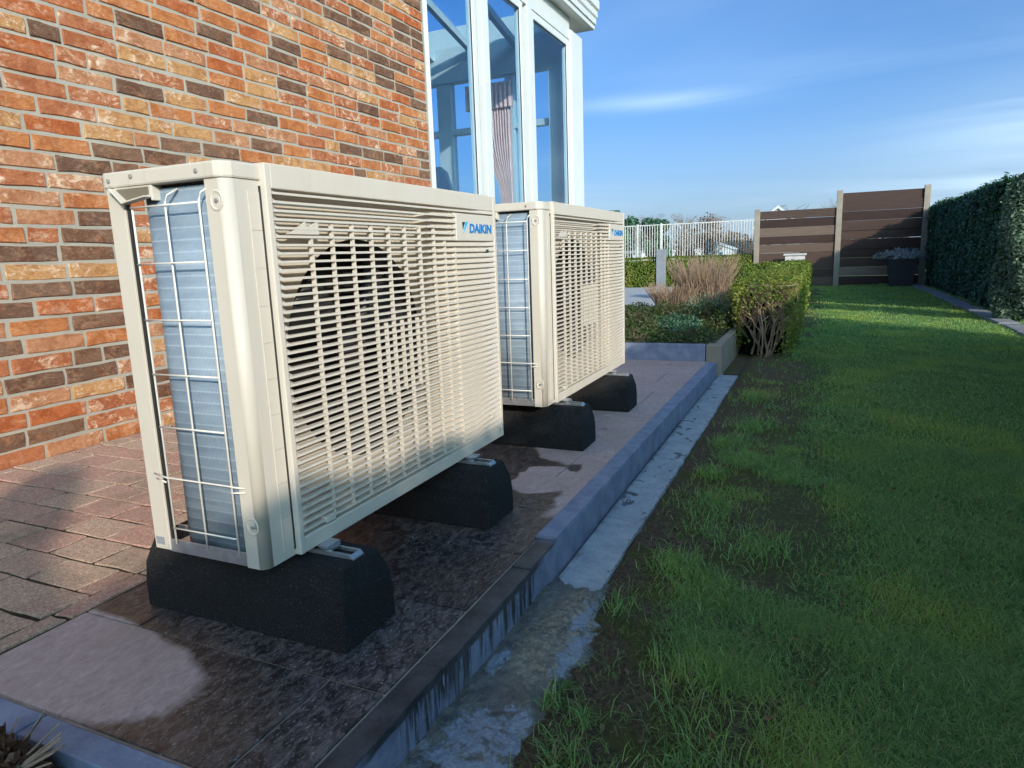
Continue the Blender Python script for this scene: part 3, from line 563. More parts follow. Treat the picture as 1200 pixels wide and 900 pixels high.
    for z in (0.862, 0.272):
        m = MB(); V = []; F = []; rr = [(0.0185, 0.0), (0.017, 0.0022), (0.0145, 0.0008), (0.010, -0.0010), (0.0045, -0.0005)]
        for r_, h in rr:
            for k in range(20): a = 2 * math.pi * k / 20; V.append((-0.944 + r_ * 0.82 * math.cos(a), 0.8848 - h, z + r_ * math.sin(a)))
        for j in range(4):
            for k in range(20): F.append((j * 20 + k, j * 20 + (k + 1) % 20, j * 20 + 20 + (k + 1) % 20, j * 20 + 20 + k))
        F.append(tuple(range(80, 100))); m.poly(V, F); P(m, 'screw_recess', M_cream, smooth=True)
        m = MB(); m.lathe([(0.004, 0), (0.003, 0.003)], (0, 0, 0), 'z', 10); m.v = [(-0.942 + a, 0.8835 - c, z + b) for a, b, c in m.v]; P(m, 'screw', M_galv)
    # wire guard
    yw_ = 0.874
    for x in (-1.140, -1.056, -0.974):
        top = 0.889 if x > -1.1 else 0.86
        pts = [(x, yw_, 0.214), (x, yw_, top - 0.025)] + ([(x + 0.004, yw_ + 0.004, top - 0.012), (x + 0.010, yw_ + 0.022, top)] if x > -1.1 else [(x, yw_, top)])
        m = MB(); m.tube(pts, 0.0021, 6); P(m, 'guard_wire', M_wire, smooth=True)
    for z in (0.860, 0.760, 0.658, 0.556, 0.454, 0.352, 0.249):
        hook = z == 0.352
        pts = [(-0.974, yw_ - 0.003, z), (-1.140, yw_ - 0.003, z)]
        if hook: pts = [(-0.952, 0.884, z - 0.006), (-0.962, yw_ - 0.002, z - 0.001), (-0.974, yw_ - 0.003, z), (-1.140, yw_ - 0.003, z), (-1.19, 0.884, z)]
        m = MB(); m.tube(pts, 0.0018, 6)
        if hook: m.tube([(-0.952, 0.884, z - 0.014), (-0.975, yw_ - 0.002, z - 0.013)], 0.0018, 6); m.tube([(-1.145, yw_ - 0.002, z - 0.010), (-1.185, 0.884, z - 0.010)], 0.0018, 6)
        P(m, 'guard_wire', M_wire, smooth=True)
    # rating sticker
    m = MB(); m.box(-1.213, -1.190, 0.8850, 0.8857, 0.200, 0.216); P(m, 'sticker', M_lg)
    # front plate with the round air outlet
    cy_, cz_, R_ = 1.255, 0.557, 0.243; xp = -0.940; m = MB(); n = 48
    ring = [(xp, cy_ + R_ * math.cos(2 * math.pi * k / n), cz_ + R_ * math.sin(2 * math.pi * k / n)) for k in range(n)]
    def sq(a, y0, y1, z0, z1):
        c, s = math.cos(a), math.sin(a); tt = min((y1 - cy_) / c if c > 1e-6 else (y0 - cy_) / c if c < -1e-6 else 9, (z1 - cz_) / s if s > 1e-6 else (z0 - cz_) / s if s < -1e-6 else 9); return (xp, cy_ + c * tt, cz_ + s * tt)
    outer = [sq(2 * math.pi * k / n, 0.975, 1.53, 0.20, 0.895) for k in range(n)]
    ring2 = [(xp - 0.075, cy_ + (R_ - 0.012) * math.cos(2 * math.pi * k / n), cz_ + (R_ - 0.012) * math.sin(2 * math.pi * k / n)) for k in range(n)]
    m.poly(outer + ring, [(k, (k + 1) % n, n + (k + 1) % n, n + k) for k in range(n)]); P(m, 'outlet_plate', M_grille)
    m = MB(); m.poly(ring + ring2, [(k, (k + 1) % n, n + (k + 1) % n, n + k) for k in range(n)]); P(m, 'bell_mouth', M_fan, smooth=True)
    m = MB(); m.poly([(xp, 0.975, 0.885), (xp, 0.975, 0.90), (xp, 1.53, 0.90), (xp, 1.53, 0.885)], [(0, 1, 2, 3)])
    m.prism([(xp, 1.50), (-0.922, 1.56), (-0.9165, 1.70), (-0.9165, 1.905), (-0.93, 1.905), (-0.93, 1.70), (-0.95, 1.50)], 'z', 0.20, 0.895); m.box(-0.96, xp - 0.002, 0.93, 1.9, 0.893, 0.898); P(m, 'front_plate', M_grille)
    m = MB(); m.box(-1.09, -1.085, 0.97, 1.56, 0.2, 0.895); P(m, 'inner_wall', M_darkin)
    m = MB(); m.lathe([(0.045, 0), (0.05, 0.05), (0.045, 0.065), (0.02, 0.07)], (-1.03, cy_, cz_), 'x', 24); fan = P(m, 'fan', M_fan, smooth=False)
    for k in range(3):
        V = []; 
        for j in range(7):
            r_ = 0.045 + j * 0.03; a0 = 2 * math.pi * k / 3 + 0.1 * j * 0.3; sp_ = 0.55 + 0.06 * j
            for i_ in range(6):
                u = i_ / 5; V.append((-0.965 - 0.055 * u + 0.004 * j - 1.06 * 0, cy_ + r_ * math.cos(a0 + sp_ * u), cz_ + r_ * math.sin(a0 + sp_ * u)))
        m = MB(); m.poly(V, [(j * 6 + i_, j * 6 + i_ + 1, j * 6 + i_ + 7, j * 6 + i_ + 6) for j in range(6) for i_ in range(5)])
        m.v = [(x + 1.06, y - 1.42, z - 0.187) for x, y, z in m.v]; b = m.build('blade', M_fan, fan, smooth=True); md = b.modifiers.new('s', 'SOLIDIFY'); md.thickness = 0.003
    # grille
    xf = -0.9075; m = MB()
    m.prism([(0.965, 0.1865), (1.915, 0.1865), (1.915, 0.928), (0.965, 0.928)], 'x', xf - 0.0001, xf) if False else None
    m.box(xf - 0.030, xf, 0.965, 0.979, 0.1865, 0.930); m.box(xf - 0.028, xf, 1.900, 1.915, 0.1865, 0.930)
    m.box(xf - 0.028, xf - 0.0008, 0.9795, 1.8995, 0.886, 0.930); m.box(xf - 0.028, xf - 0.0008, 0.9795, 1.8995, 0.1865, 0.2185)
    P(m, 'grille_frame', M_grille, bev=0.002)
    m = MB(); m.box(xf - 0.016, xf - 0.0005, 1.665, 1.8992, 0.798, 0.872); P(m, 'name_plate', M_grille, bev=0.002)
    pitch = 0.01545; k = 0; z = 0.8795
    while z > 0.222:
        inpl = 0.789 < z < 0.879
        ya, yb = 0.9795, (1.663 if inpl else 1.8995)
        m = MB(); h = 0.0032   # tapered end: at the left the slat closes against the frame
        xb_ = xf - 0.020
        yl = ya + 0.025; yr = yb - (0.02 if inpl else 0.16)
        secs = [(ya, xf - 0.006, 0.0125), (yl, xf - 0.0155, 0.0), (yr, xf - 0.0155, 0.0), (yb, xf - 0.006, 0.0125)]
        V = []
        for yy_, xb2, dz in secs:
            # front lip, sloping blade going back and up; near the ends it flattens into a shallow closed louvre
            V += [(xf - 0.001, yy_, z - h), (xf - 0.0012, yy_, z + h * 0.45), (xb2, yy_, z + h * 0.4 + dz * 0.75), (xb2 - 0.0005, yy_, z - h * 0.3 + dz * 0.5)]
        F = [(j * 4 + a, j * 4 + (a + 1) % 4, j * 4 + 4 + (a + 1) % 4, j * 4 + 4 + a) for j in range(3) for a in range(4)] + [(0, 1, 2, 3), (12, 13, 14, 15)]
        m.poly(V, F); P(m, 'slat', M_grille); z -= pitch; k += 1
    for y_, z0, z1 in [(1.080, 0.225, 0.800)] + [(y_, 0.225, 0.828) for y_ in (1.145, 1.212, 1.28, 1.347, 1.415, 1.482, 1.55)] + [(1.605, 0.225, 0.80), (1.66, 0.225, 0.78), (1.315, 0.44, 0.61), (1.382, 0.44, 0.61), (1.45, 0.44, 0.61)]:
        m = MB(); m.box(xf - 0.012, xf - 0.0025, y_ - 0.0018, y_ + 0.0018, z0, z1); P(m, 'grille_bar', M_grille)
    # hook shapes at the upper left corner and a small catch to the right
    m = MB(); m.prism([(1.012, 0.806), (1.055, 0.824), (1.062, 0.832), (1.068, 0.818), (1.10, 0.834), (1.10, 0.806)], 'x', xf - 0.010, xf - 0.0015); P(m, 'grille_catch', M_grille, bev=0.0005)
    m = MB(); m.box(xf - 0.004, xf + 0.0007, 1.842, 1.856, 0.766, 0.774); P(m, 'catch_hole', M_darkin)
    m = MB(); m.box(xf - 0.014, xf + 0.0006, 1.045, 1.075, 0.222, 0.236); P(m, 'grille_clip', M_grille, bev=0.001)
    m = MB(); m.box(xf - 0.004, xf + 0.0008, 1.835, 1.862, 0.262, 0.278); P(m, 'grille_clip', M_grille, bev=0.001)
    # emblem and lettering
    X_ = xf + 0.0004
    m = MB(); m.prism([(1.700, 0.8495), (1.7155, 0.8495), (1.7005, 0.828)], 'x', X_ - 0.001, X_); P(m, 'emblem_dark', M_lk)
    m = MB(); m.prism([(1.7190, 0.8505), (1.7355, 0.8505), (1.7040, 0.8195), (1.7020, 0.8195)], 'x', X_ - 0.001, X_ + 0.0001); P(m, 'emblem_light', M_lc)
    cu = bpy.data.curves.new('lettering', 'FONT'); cu.body = 'DAIKIN'; cu.size = 0.034; cu.extrude = 0.0004; cu.offset = 0.0012; cu.space_character = 1.0; cu.align_x = 'LEFT'
    to = bpy.data.objects.new('lettering_curve', cu); C.objects.link(to); bpy.context.view_layer.update()
    me = bpy.data.meshes.new_from_object(to.evaluated_get(bpy.context.evaluated_depsgraph_get())); bpy.data.objects.remove(to)
    co = np.array([v.co for v in me.vertices]); w0, w1 = co[:, 0].min(), co[:, 0].max(); h1 = co[:, 1].max()
    for v in me.vertices:
        a, b, c = v.co; a = (a - w0) / (w1 - w0); b = b / h1
        v.co = (X_ + 0.0002 + c + 1.06, 1.7405 + a * 0.139 + b * 0.002 - 1.42, 0.8215 + b * 0.0245 - 0.187)
    me.materials.clear(); me.materials.append(M_lb); link('lettering', me, U)
    # mounting feet
    for yy_ in (1.036, 1.68):
        m = MB(); m.box(-1.20, -0.885, yy_ - 0.02, yy_ + 0.02, 0.1825, 0.1865); P(m, 'mounting_foot', M_galv, bev=0.001)
    return U
u1 = make_unit()
u2 = copy_tree(u1); u2.location = (-1.06, 1.42 + 1.455 + 0.02, 0.187); u2.scale = (1.0, 1.06, 1.02)
grp = None
tag(u1, 'nearer cream heat pump unit with blue fins and louvred front, standing at the brick wall', 'heat pump')
tag(u2, 'farther cream heat pump unit seen past the right edge of the nearer one', 'heat pump')
# rubber blocks
def make_block():
    B = empty('rubber_block', (0, 0, 0)); m = MB(); V = []; F = []
    # (z, half length in x, half width in y)
    rings = [(0.0, 0.2775, 0.0835), (0.06, 0.2775, 0.0830), (0.105, 0.2745, 0.079), (0.158, 0.262, 0.058), (0.165, 0.256, 0.052)]
    for z, a, b in rings: V += [(-a, -b, z), (a, -b, z), (a, b, z), (-a, b, z)]
    F = [(3, 2, 1, 0), (16, 17, 18, 19)] + [(j * 4 + k, j * 4 + (k + 1) % 4, j * 4 + 4 + (k + 1) % 4, j * 4 + 4 + k) for j in range(4) for k in range(4)]
    m.poly(V, F); m.build('rubber_base', M_rubber, B, bev=0.003)
    m = MB(); a = 0.0175; m.prism([(-a, 0.160), (a, 0.160), (a, 0.1735), (a - 0.006, 0.1735), (a - 0.006, 0.1715), (a - 0.002, 0.1715), (a - 0.002, 0.162), (-a + 0.002, 0.162), (-a + 0.002, 0.1715), (-a + 0.006, 0.1715), (-a + 0.006, 0.1735), (-a, 0.1735)], 'x', -0.235, 0.248)
    m.prism([(0.248, 0.160), (0.249, 0.1735), (0.257, 0.166), (0.258, 0.148), (0.254, 0.150)], 'y', -a, a); m.build('strut_channel', M_galv, B, bev=0.0006)
    for x in (-0.12, 0.185):
        m = MB(); m.lathe([(0.017, 0.1736), (0.017, 0.1766)], (x, 0, 0), 'z', 20); m.build('washer', M_galv, B)
        m = MB(); m.lathe([(0.021, 0.177), (0.023, 0.179), (0.023, 0.1812), (0.02, 0.182)], (x, 0, 0), 'z', 20); m.build('rubber_mount', basic('mount_steel', (0.25, 0.27, 0.3, 1), 0.4, metal=0.6), B)
        m = MB(); m.tube([(x, 0, 0.150), (x, 0, 0.1815)], 0.006, 10); m.build('bolt', M_galv, B)
    return B
bk = make_block(); L4 = [(-1.083, 1.036, 'long black rubber block under the near end of the nearer unit, largest in view'), (-1.09, 1.68, 'black rubber block under the far end of the nearer unit'),
      (-1.083, 2.49, 'black rubber block under the near end of the farther unit'), (-1.083, 3.18, 'black rubber block under the far end of the farther unit, farthest of all')]
for k, (x, y, lb) in enumerate(L4):
    o = bk if k == 0 else copy_tree(bk); o.location = (x, y, 0.001); tag(o, lb, 'support block', 'rubber blocks under the outdoor units')

# ============================================================ vegetation helpers
def quads(P0, N, size, aspect=0.6, jitter=0.9):
    n = len(P0); d = N + rng.normal(0, jitter, (n, 3)); d /= np.linalg.norm(d, axis=1)[:, None]
    a = rng.normal(0, 1, (n, 3)); a -= d * (a * d).sum(1)[:, None]; a /= np.linalg.norm(a, axis=1)[:, None]; b = np.cross(d, a)
    s = size * rng.uniform(0.6, 1.3, n)[:, None]; bend = d * s * rng.uniform(-0.3, 0.3, n)[:, None]
    V = np.stack([P0 - a * s, P0 + b * s * aspect + bend, P0 + a * s, P0 - b * s * aspect + bend], 1).reshape(-1, 3)
    return V, np.arange(4 * n).reshape(-1, 4)
def lumpy(P, amp, f):   # push surface points in and out to make clumps
    return amp * (np.sin(P[:, 0] * f + P[:, 1] * f * 0.7 + 1.3) * np.sin(P[:, 2] * f * 1.3 + P[:, 1] * f * 0.9) + 0.6 * np.sin(P[:, 1] * f * 2.3 + P[:, 2] * 2.1 * f + P[:, 0] * 3))
def ground_h(y): return G
def tris(base, direc, up, width, n):   # blades: base (n,3), tip offset
    pass

# grass blades
def blades(X, Y, h, wd, lean, name=None):
    n = len(X); a = rng.uniform(0, 2 * np.pi, n); Z = lawn_h(X, Y) - 0.002
    side = np.stack([np.cos(a), np.sin(a), 0 * a], 1); la = rng.uniform(0, 2 * np.pi, n); ld = np.stack([np.cos(la), np.sin(la), 0 * la], 1)
    B = np.stack([X, Y, Z], 1); up = np.array([0, 0, 1.0]); lean = lean[:, None]; h = h[:, None]; wd = wd[:, None]
    M1 = B + up * h * 0.55 + ld * lean * h * 0.30; T = B + up * h * (1 - 0.35 * lean) + ld * lean * h * 0.95
    V = np.stack([B - side * wd, B + side * wd, M1 + side * wd * 0.75, M1 - side * wd * 0.75, T], 1).reshape(-1, 3)
    i = np.arange(n)[:, None] * 5
    F = np.concatenate([i + np.array([0, 1, 2]), i + np.array([0, 2, 3]), i + np.array([3, 2, 4])], 0)
    k = rng.uniform(0, 1, n); return V, F, np.tile(k, 3)
def nz(X, Y): return 0.5 + 0.25 * np.sin(X * 5.3 + 1.7 * np.sin(Y * 2.1)) * np.sin(Y * 4.1 + 1.1 * np.sin(X * 3.7)) + 0.15 * np.sin(X * 13 + Y * 7) * np.sin(Y * 11 - X * 5) + 0.12 * np.sin(Y * 1.3 + X * 2)
parts = []
def region(x0, x1, y0, y1, N, hs, ws):
    X = rng.uniform(x0, x1, N); Y = rng.uniform(y0, y1, N)
    # clump the blades
    cxs = np.round(X / 0.022) * 0.022 + 0.008 * np.sin(Y * 400); X = X * 0.7 + cxs * 0.3
    g_ = np.clip((X + 0.50) / 0.50, 0, 1); dens = np.clip((nz(X, Y) - 0.56) * 6, 0, 1) * (X > -0.46) * np.clip((X + 0.38 - np.clip(1.7 - Y, 0, 1) * 0.22) / 0.12 + 0.15, 0.08, 1)
    full = np.clip((X + 0.06 + 0.25 * (nz(Y, X) - 0.5)) / 0.30, 0, 1); thr = np.maximum(dens * g_, full * np.clip(0.35 + (nz(X * 0.8 + 3, Y * 0.8) - 0.33) * 3.5, np.clip(0.62 + X * 1.6, 0.5, 1.0), 1))
    thr = np.maximum(thr, 0.03); keep = rng.uniform(0, 1, N) < thr; X, Y = X[keep], Y[keep]
    bare = (X < -0.42) & (rng.uniform(0, 1, len(X)) < 0.8); X, Y = X[~bare], Y[~bare]
    hh = hs * np.where(rng.uniform(0, 1, len(X)) < 0.04, 1.7, rng.uniform(0.45, 1.3, len(X))) * (0.55 + 0.75 * nz(X * 1.4, Y * 1.4 + 5)); parts.append(blades(X, Y, hh, ws * rng.uniform(0.7, 1.3, len(X)), rng.uniform(0.4, 1.95, len(X))))
region(-0.46, 1.2, 0.45, 1.6, 270000, 0.030, 0.00072)
region(-0.46, 2.0, 1.6, 3.2, 270000, 0.030, 0.0010)
region(-0.46, 2.4, 3.2, 6.0, 150000, 0.029, 0.0020)
region(-0.46, 2.0, 6.0, 10.0, 90000, 0.030, 0.0036)
region(-0.46, 1.9, 10.0, 16.3, 60000, 0.030, 0.0065)
# tufts at the soil edge
tx, ty = [], []
for cx_, cy_, r_, n_ in [(-0.33, 1.73, 0.05, 240), (-0.43, 1.08, 0.02, 60), (-0.36, 1.05, 0.03, 70), (-0.36, 0.93, 0.04, 120), (-0.20, 1.62, 0.07, 320), (-0.38, 0.80, 0.03, 90), (-0.28, 0.88, 0.06, 180), (-0.29, 2.2, 0.08, 420), (-0.25, 2.75, 0.09, 500), (-0.34, 2.55, 0.05, 240),
                         (-0.2, 1.25, 0.08, 260), (-0.26, 3.35, 0.11, 520), (-0.3, 4.0, 0.12, 500), (-0.12, 1.95, 0.09, 420), (-0.15, 1.02, 0.09, 300), (-0.36, 3.0, 0.05, 200), (-0.40, 1.45, 0.03, 60)]:
    tx.append(rng.normal(cx_, r_ * 0.55, n_)); ty.append(rng.normal(cy_, r_ * 0.75, n_))
tx = np.concatenate(tx); ty = np.concatenate(ty); ok = tx > -0.455; tx, ty = tx[ok], ty[ok]
parts.append(blades(tx, ty, rng.uniform(0.02, 0.065, len(tx)), rng.uniform(0.0009, 0.0016, len(tx)), rng.uniform(0.3, 1.5, len(tx))))
Vs, Fs, Ks, o_ = [], [], [], 0
for V, F, k in parts: Vs.append(V); Fs.append(F + o_); Ks.append(k); o_ += len(V)
tag(rawmesh('grass', np.concatenate(Vs), np.concatenate(Fs), M_grass, vals=np.concatenate(Ks)), 'dark green winter lawn grass with bare muddy patches along the concrete strip', 'grass', kind='stuff')
# moss / clutter and dead leaves on the soil
n = 260; X = rng.uniform(-0.46, 0.5, n); Y = rng.uniform(0.6, 4, n); V, F = quads(np.stack([X, Y, lawn_h(X, Y) + 0.006], 1), np.tile([0, 0, 1.0], (n, 1)), 0.010, 0.6, 0.4)
tag(rawmesh('fallen_leaves', V, F, M_leafdead, vals=rng.uniform(0, 1, n)), 'small brown dead leaves scattered in the grass and mud', 'leaves', kind='stuff')
n = 9000; X = -0.46 + np.abs(rng.normal(0, 0.16, n)) - 0.03 * rng.uniform(0, 1, n) ** 3; Y = rng.uniform(0.4, 4.6, n); s = rng.uniform(0.0012, 0.004, n)
P0 = np.stack([X, Y, lawn_h(X, Y) + 0.001], 1); off = np.array([[1, 0, 0], [-0.5, 0.87, 0], [-0.5, -0.87, 0], [0, 0, 0.9]]); rot = rng.uniform(0.6, 1.3, (n, 1, 3)); V = (P0[:, None] + off[None] * s[:, None, None] * rot).reshape(-1, 3)
i = np.arange(n)[:, None] * 4; F = np.concatenate([i + np.array(q) for q in ([0, 1, 3], [1, 2, 3], [2, 0, 3])], 0)
tag(rawmesh('soil_crumbs', V, F, M_soil), 'loose brown soil crumbs and grit along the edge of the lawn', 'soil', kind='stuff')

# ------------------------------------------------ conifer hedge on the right
def hedge_top(y): return np.interp(y, [-7, -2.0, -0.9, 0.3, 0.7, 1.2, 2.3, 2.9, 8, 12, 17], [1.80, 1.79, 1.68, 1.57, 1.58, 1.72, 1.72, 1.47, 1.42, 1.43, 1.42])
def hedge(y0, y1, nleaf, size, x0=1.88, x1=2.5, name='conifer_hedge', lab='', rough=1.0):
    E = tag(empty(name, (2.2, (y0 + y1) / 2, G)), lab, 'hedge')
    # surface samples: front, top, ends
    Ps, Ns = [], []
    H = 1.5; Ly = y1 - y0; areas = [Ly * H, Ly * (x1 - x0), H * (x1 - x0), H * (x1 - x0), Ly * H * 0.3]; tot = sum(areas)
    for k, a in enumerate(areas):
        m_ = int(nleaf * a / tot); u = rng.uniform(0, 1, m_); v = rng.uniform(0, 1, m_)
        if k in (0, 4):
            y = y0 + u * Ly; z = G + v * (hedge_top(y) - G); xf_ = x0 if k == 0 else x1; p = np.stack([np.full(m_, xf_), y, z], 1); nn = np.tile([-1.0 if k == 0 else 1.0, 0, 0], (m_, 1))
        elif k == 1:
            y = y0 + u * Ly; p = np.stack([x0 + v * (x1 - x0), y, hedge_top(y)], 1); nn = np.tile([0, 0, 1.0], (m_, 1))
        else:
            ye = y0 if k == 2 else y1; p = np.stack([x0 + u * (x1 - x0), np.full(m_, ye), G + v * (hedge_top(ye) - G)], 1); nn = np.tile([0, -1.0 if k == 2 else 1.0, 0], (m_, 1))
        d = rough * (lumpy(p, 0.035, 7) + rng.normal(0, 0.028, m_)) - 0.02 - (0.05 * (1 - v) ** 3 if k == 0 else 0)
        p = p + nn * d[:, None]; Ps.append(p); Ns.append(nn + np.array([0, 0, 0.8]))
    P0 = np.concatenate(Ps); N0 = np.concatenate(Ns); V, F = quads(P0, N0, size, 0.42, 0.7)
    o = rawmesh('foliage', V, F, M_conif, vals=rng.uniform(0, 1, len(P0))); at(o, E)
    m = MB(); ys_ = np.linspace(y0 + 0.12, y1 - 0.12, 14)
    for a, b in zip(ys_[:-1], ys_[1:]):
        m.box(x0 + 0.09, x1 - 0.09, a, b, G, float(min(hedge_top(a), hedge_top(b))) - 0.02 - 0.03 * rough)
    at(m.build('shade_core', M_core), E)
    return E
hedge(9.9, 16.3, 120000, 0.030, 1.95, 2.6, lab='long dark green clipped conifer hedge along the right of the lawn')
hedge(-7.0, 6.15, 110000, 0.024, 2.0, 2.6, lab='clipped conifer hedge shading the near lawn, right of the photograph', rough=0.35)
# separate cypress columns between the two hedges
def column(x, y, rad, h, nleaf, lab, nm='cypress_column', size=0.026, mat=None, prof=None):
    E = tag(empty(nm, (x, y, G)), lab, 'conifer', 'cypress columns standing at the end of the long hedge')
    th = rng.uniform(0, 2 * np.pi, nleaf); v = rng.uniform(0, 1, nleaf) ** 0.9; r_ = rad * prof(v) * (0.8 + 0.3 * rng.uniform(0, 1, nleaf) ** .5) if prof else rad * np.clip(1.05 - 0.15 * v, 0, 1) * np.sqrt(np.clip(1 - np.clip((v - 0.75) / 0.26, 0, 1) ** 2, 0, 1)) * (0.75 + 0.4 * rng.uniform(0, 1, nleaf) ** 0.5) * (1 + 0.12 * np.sin(th * 4 + v * 9))
    nn = np.stack([np.cos(th), np.sin(th), 0.9 + 0 * th], 1); p = np.stack([r_ * np.cos(th), r_ * np.sin(th), v * h + 0.03], 1)
    V, F = quads(p, nn, size, 0.4, 0.6); rawmesh('crown', V, F, mat or M_conif2, E, vals=rng.uniform(0, 1, nleaf))
    m = MB(); m.lathe([(rad * 0.3, 0.05), (rad * 0.62, 0.2), (rad * (0.6 if not prof else 0.85), h * (0.7 if not prof else 0.84)), (rad * (0.2 if not prof else 0.42), h * (0.93 if not prof else 0.87))] + ([(rad * 0.42, h * 0.94), (rad * 0.25, h * 0.98)] if prof else []), (0, 0, 0), 'z', 10); m.build('shade_core', M_core, E)
    m = MB(); m.tube([(0, 0, -0.03), (0, 0, h * 0.6)], 0.03, 7, 0.012); m.build('trunk', M_twig, E); return E
column(1.97, 8.62, 0.25, 1.50, 20000, 'sunlit grey green cypress column at the right edge of the photograph')
column(2.10, 9.55, 0.23, 1.22, 16000, 'cypress column touching the near end of the long dark hedge')
def bottle(v): return np.where(v > 0.88, 0.50 * np.sqrt(np.clip(1 - ((v - 0.88) / 0.125) ** 2, 0, 1)) + 0.0, 1.0 - 0.5 * np.clip((v - 0.83) / 0.05, 0, 1))
c_ = column(2.71, -3.78, 0.28, 2.74, 16000, 'unseen conifer added behind the near hedge, shaped to throw a rounded shadow', nm='shadow_conifer', size=0.035, mat=M_conif, prof=bottle); del c_['group']  # added out of view; head and shoulders outline casts a person's shadow
hedge(7.3, 10.2, 12000, 0.04, 2.75, 3.1, lab='dark hedge strip standing behind the three cypress columns') if False else None

# stone edging under the hedge
ed = tag(MB().box(1.60, 1.80, 6.9, 16.2, -0.15, G - 0.004).build('edging_bed', M_joint), kind='structure')
for k in range(26):
    y0 = 7.0 + k * 0.35; m = MB(); xo = rnd.uniform(-0.02, 0.02); m.box(1.62 + xo, 1.80 + xo, y0, y0 + 0.335, -0.13, G + 0.035 + rnd.uniform(-0.006, 0.006)); m.build('edging_stone', basic('edging_grey', (0.20, 0.19, 0.19, 1), 0.85, 0.3, 9, bump=0.4) if k == 0 else bpy.data.materials['edging_grey'], ed, bev=0.012)

# ------------------------------------------------ garden bed
bed = tag(empty('garden_bed', (-1.2, 5.2, 0)), 'low planting bed held by a bluestone kerb at the end of the terrace', 'planting bed')
m = MB(); m.box(-2.3, -0.695, 4.722, 4.77, -0.1, 0.115); at(m.build('front_kerb', M_blue, bev=0.003), bed)
m = MB(); m.box(-0.69, -0.585, 4.725, 4.84, -0.12, 0.112); at(m.build('corner_block', M_post, bev=0.006), bed)
m = MB(); m.box(-0.66, -0.60, 4.842, 6.5, -0.12, 0.10); at(m.build('side_kerb', M_post, bev=0.004), bed)
nx, ny = 50, 60; U, W = np.meshgrid(np.linspace(-2.3, -0.66, nx), np.linspace(4.772, 8.2, ny)); Zb = 0.085 + 0.03 * np.sin(U * 5) * np.sin(W * 4) + 0.02 * rng.normal(0, 0.5, U.shape)
i = (np.arange(ny - 1)[:, None] * nx + np.arange(nx - 1)).ravel(); at(rawmesh('bed_soil', np.stack([U.ravel(), W.ravel(), Zb.ravel()], 1), np.stack([i, i + 1, i + nx + 1, i + nx], 1), M_soil), bed)
def clump(name, x, y, z, r_, h, n, size, mat, lab, cat='shrub', group=None, spread=1.0, asp=0.35):
    E = tag(empty(name, (x, y, z)), lab, cat, group); th = rng.uniform(0, 2 * np.pi, n); ph = np.arccos(rng.uniform(0, 1, n)); rr = rng.uniform(0.35, 1, n) ** 0.5 * (1 + 0.25 * np.sin(th * 3 + ph * 4))
    d = np.stack([np.cos(th) * np.sin(ph) * r_, np.sin(th) * np.sin(ph) * r_, np.cos(ph) * h], 1) * rr[:, None]; V, F = quads(d, d / r_, size, asp, 0.6 * spread); rawmesh('leaves', V, F, mat, E, vals=rng.uniform(0, 1, n))
    m = MB()
    for k in range(9):
        a = rnd.uniform(0, 6.28); q = rnd.uniform(0.4, 0.8); m.tube([(0, 0, -0.05), (math.cos(a) * r_ * q * 0.5, math.sin(a) * r_ * q * 0.5, h * 0.4), (math.cos(a) * r_ * q, math.sin(a) * r_ * q, h * 0.8 * q)], 0.006, 4, 0.002)
    m.build('stems', M_twig, E); return E
for x, y, r_, h, mt, lb in [(-1.25, 5.0, 0.22, 0.10, M_bed, 'low reddish heather at the front left of the bed beside the unit'), (-1.02, 4.98, 0.17, 0.09, M_bed, 'low green mat plant behind the middle of the bluestone kerb'), (-0.82, 5.02, 0.15, 0.09, M_bed, 'low dark mat plant at the front right of the bed'),
                         (-1.38, 5.55, 0.26, 0.17, M_bed, 'loose green shrub by the driveway side of the bed'), (-1.05, 5.6, 0.25, 0.15, M_conif, 'dark low evergreen in the middle of the bed'), (-0.85, 5.9, 0.22, 0.22, M_bed, 'mounded green shrub in the bed nearest the clipped hedge'),
                         (-1.25, 6.2, 0.30, 0.20, M_bed, 'brown green shrub behind the middle of the bed'), (-0.95, 6.5, 0.28, 0.24, M_conif2, 'grey green spiky plant in front of the straw stems'), (-1.6, 6.4, 0.28, 0.15, M_bed, 'spreading shrub at the driveway edge farther back'), (-1.5, 5.05, 0.2, 0.09, M_bed, 'low heather half hidden behind the farther unit')]:
    clump('bed_shrub', x, y, 0.08, r_, h, int(2600 * r_ / 0.22), 0.016, mt, lb)
# ground cover so that the bed never reads as bare
n = 14000; X = rng.uniform(-2.2, -0.66, n); Y = rng.uniform(4.78, 8.0, n); V, F = quads(np.stack([X, Y, 0.09 + 0.05 * np.abs(np.sin(X * 9) * np.sin(Y * 7)) + rng.uniform(0, 0.04, n)], 1), np.tile([0, 0, 1.0], (n, 1)), 0.014, 0.45, 0.8)
tag(rawmesh('ground_cover', V, F, M_bed, vals=rng.uniform(0, 1, n)), 'mixed low ground cover leaves filling the planting bed', 'ground cover', kind='stuff')
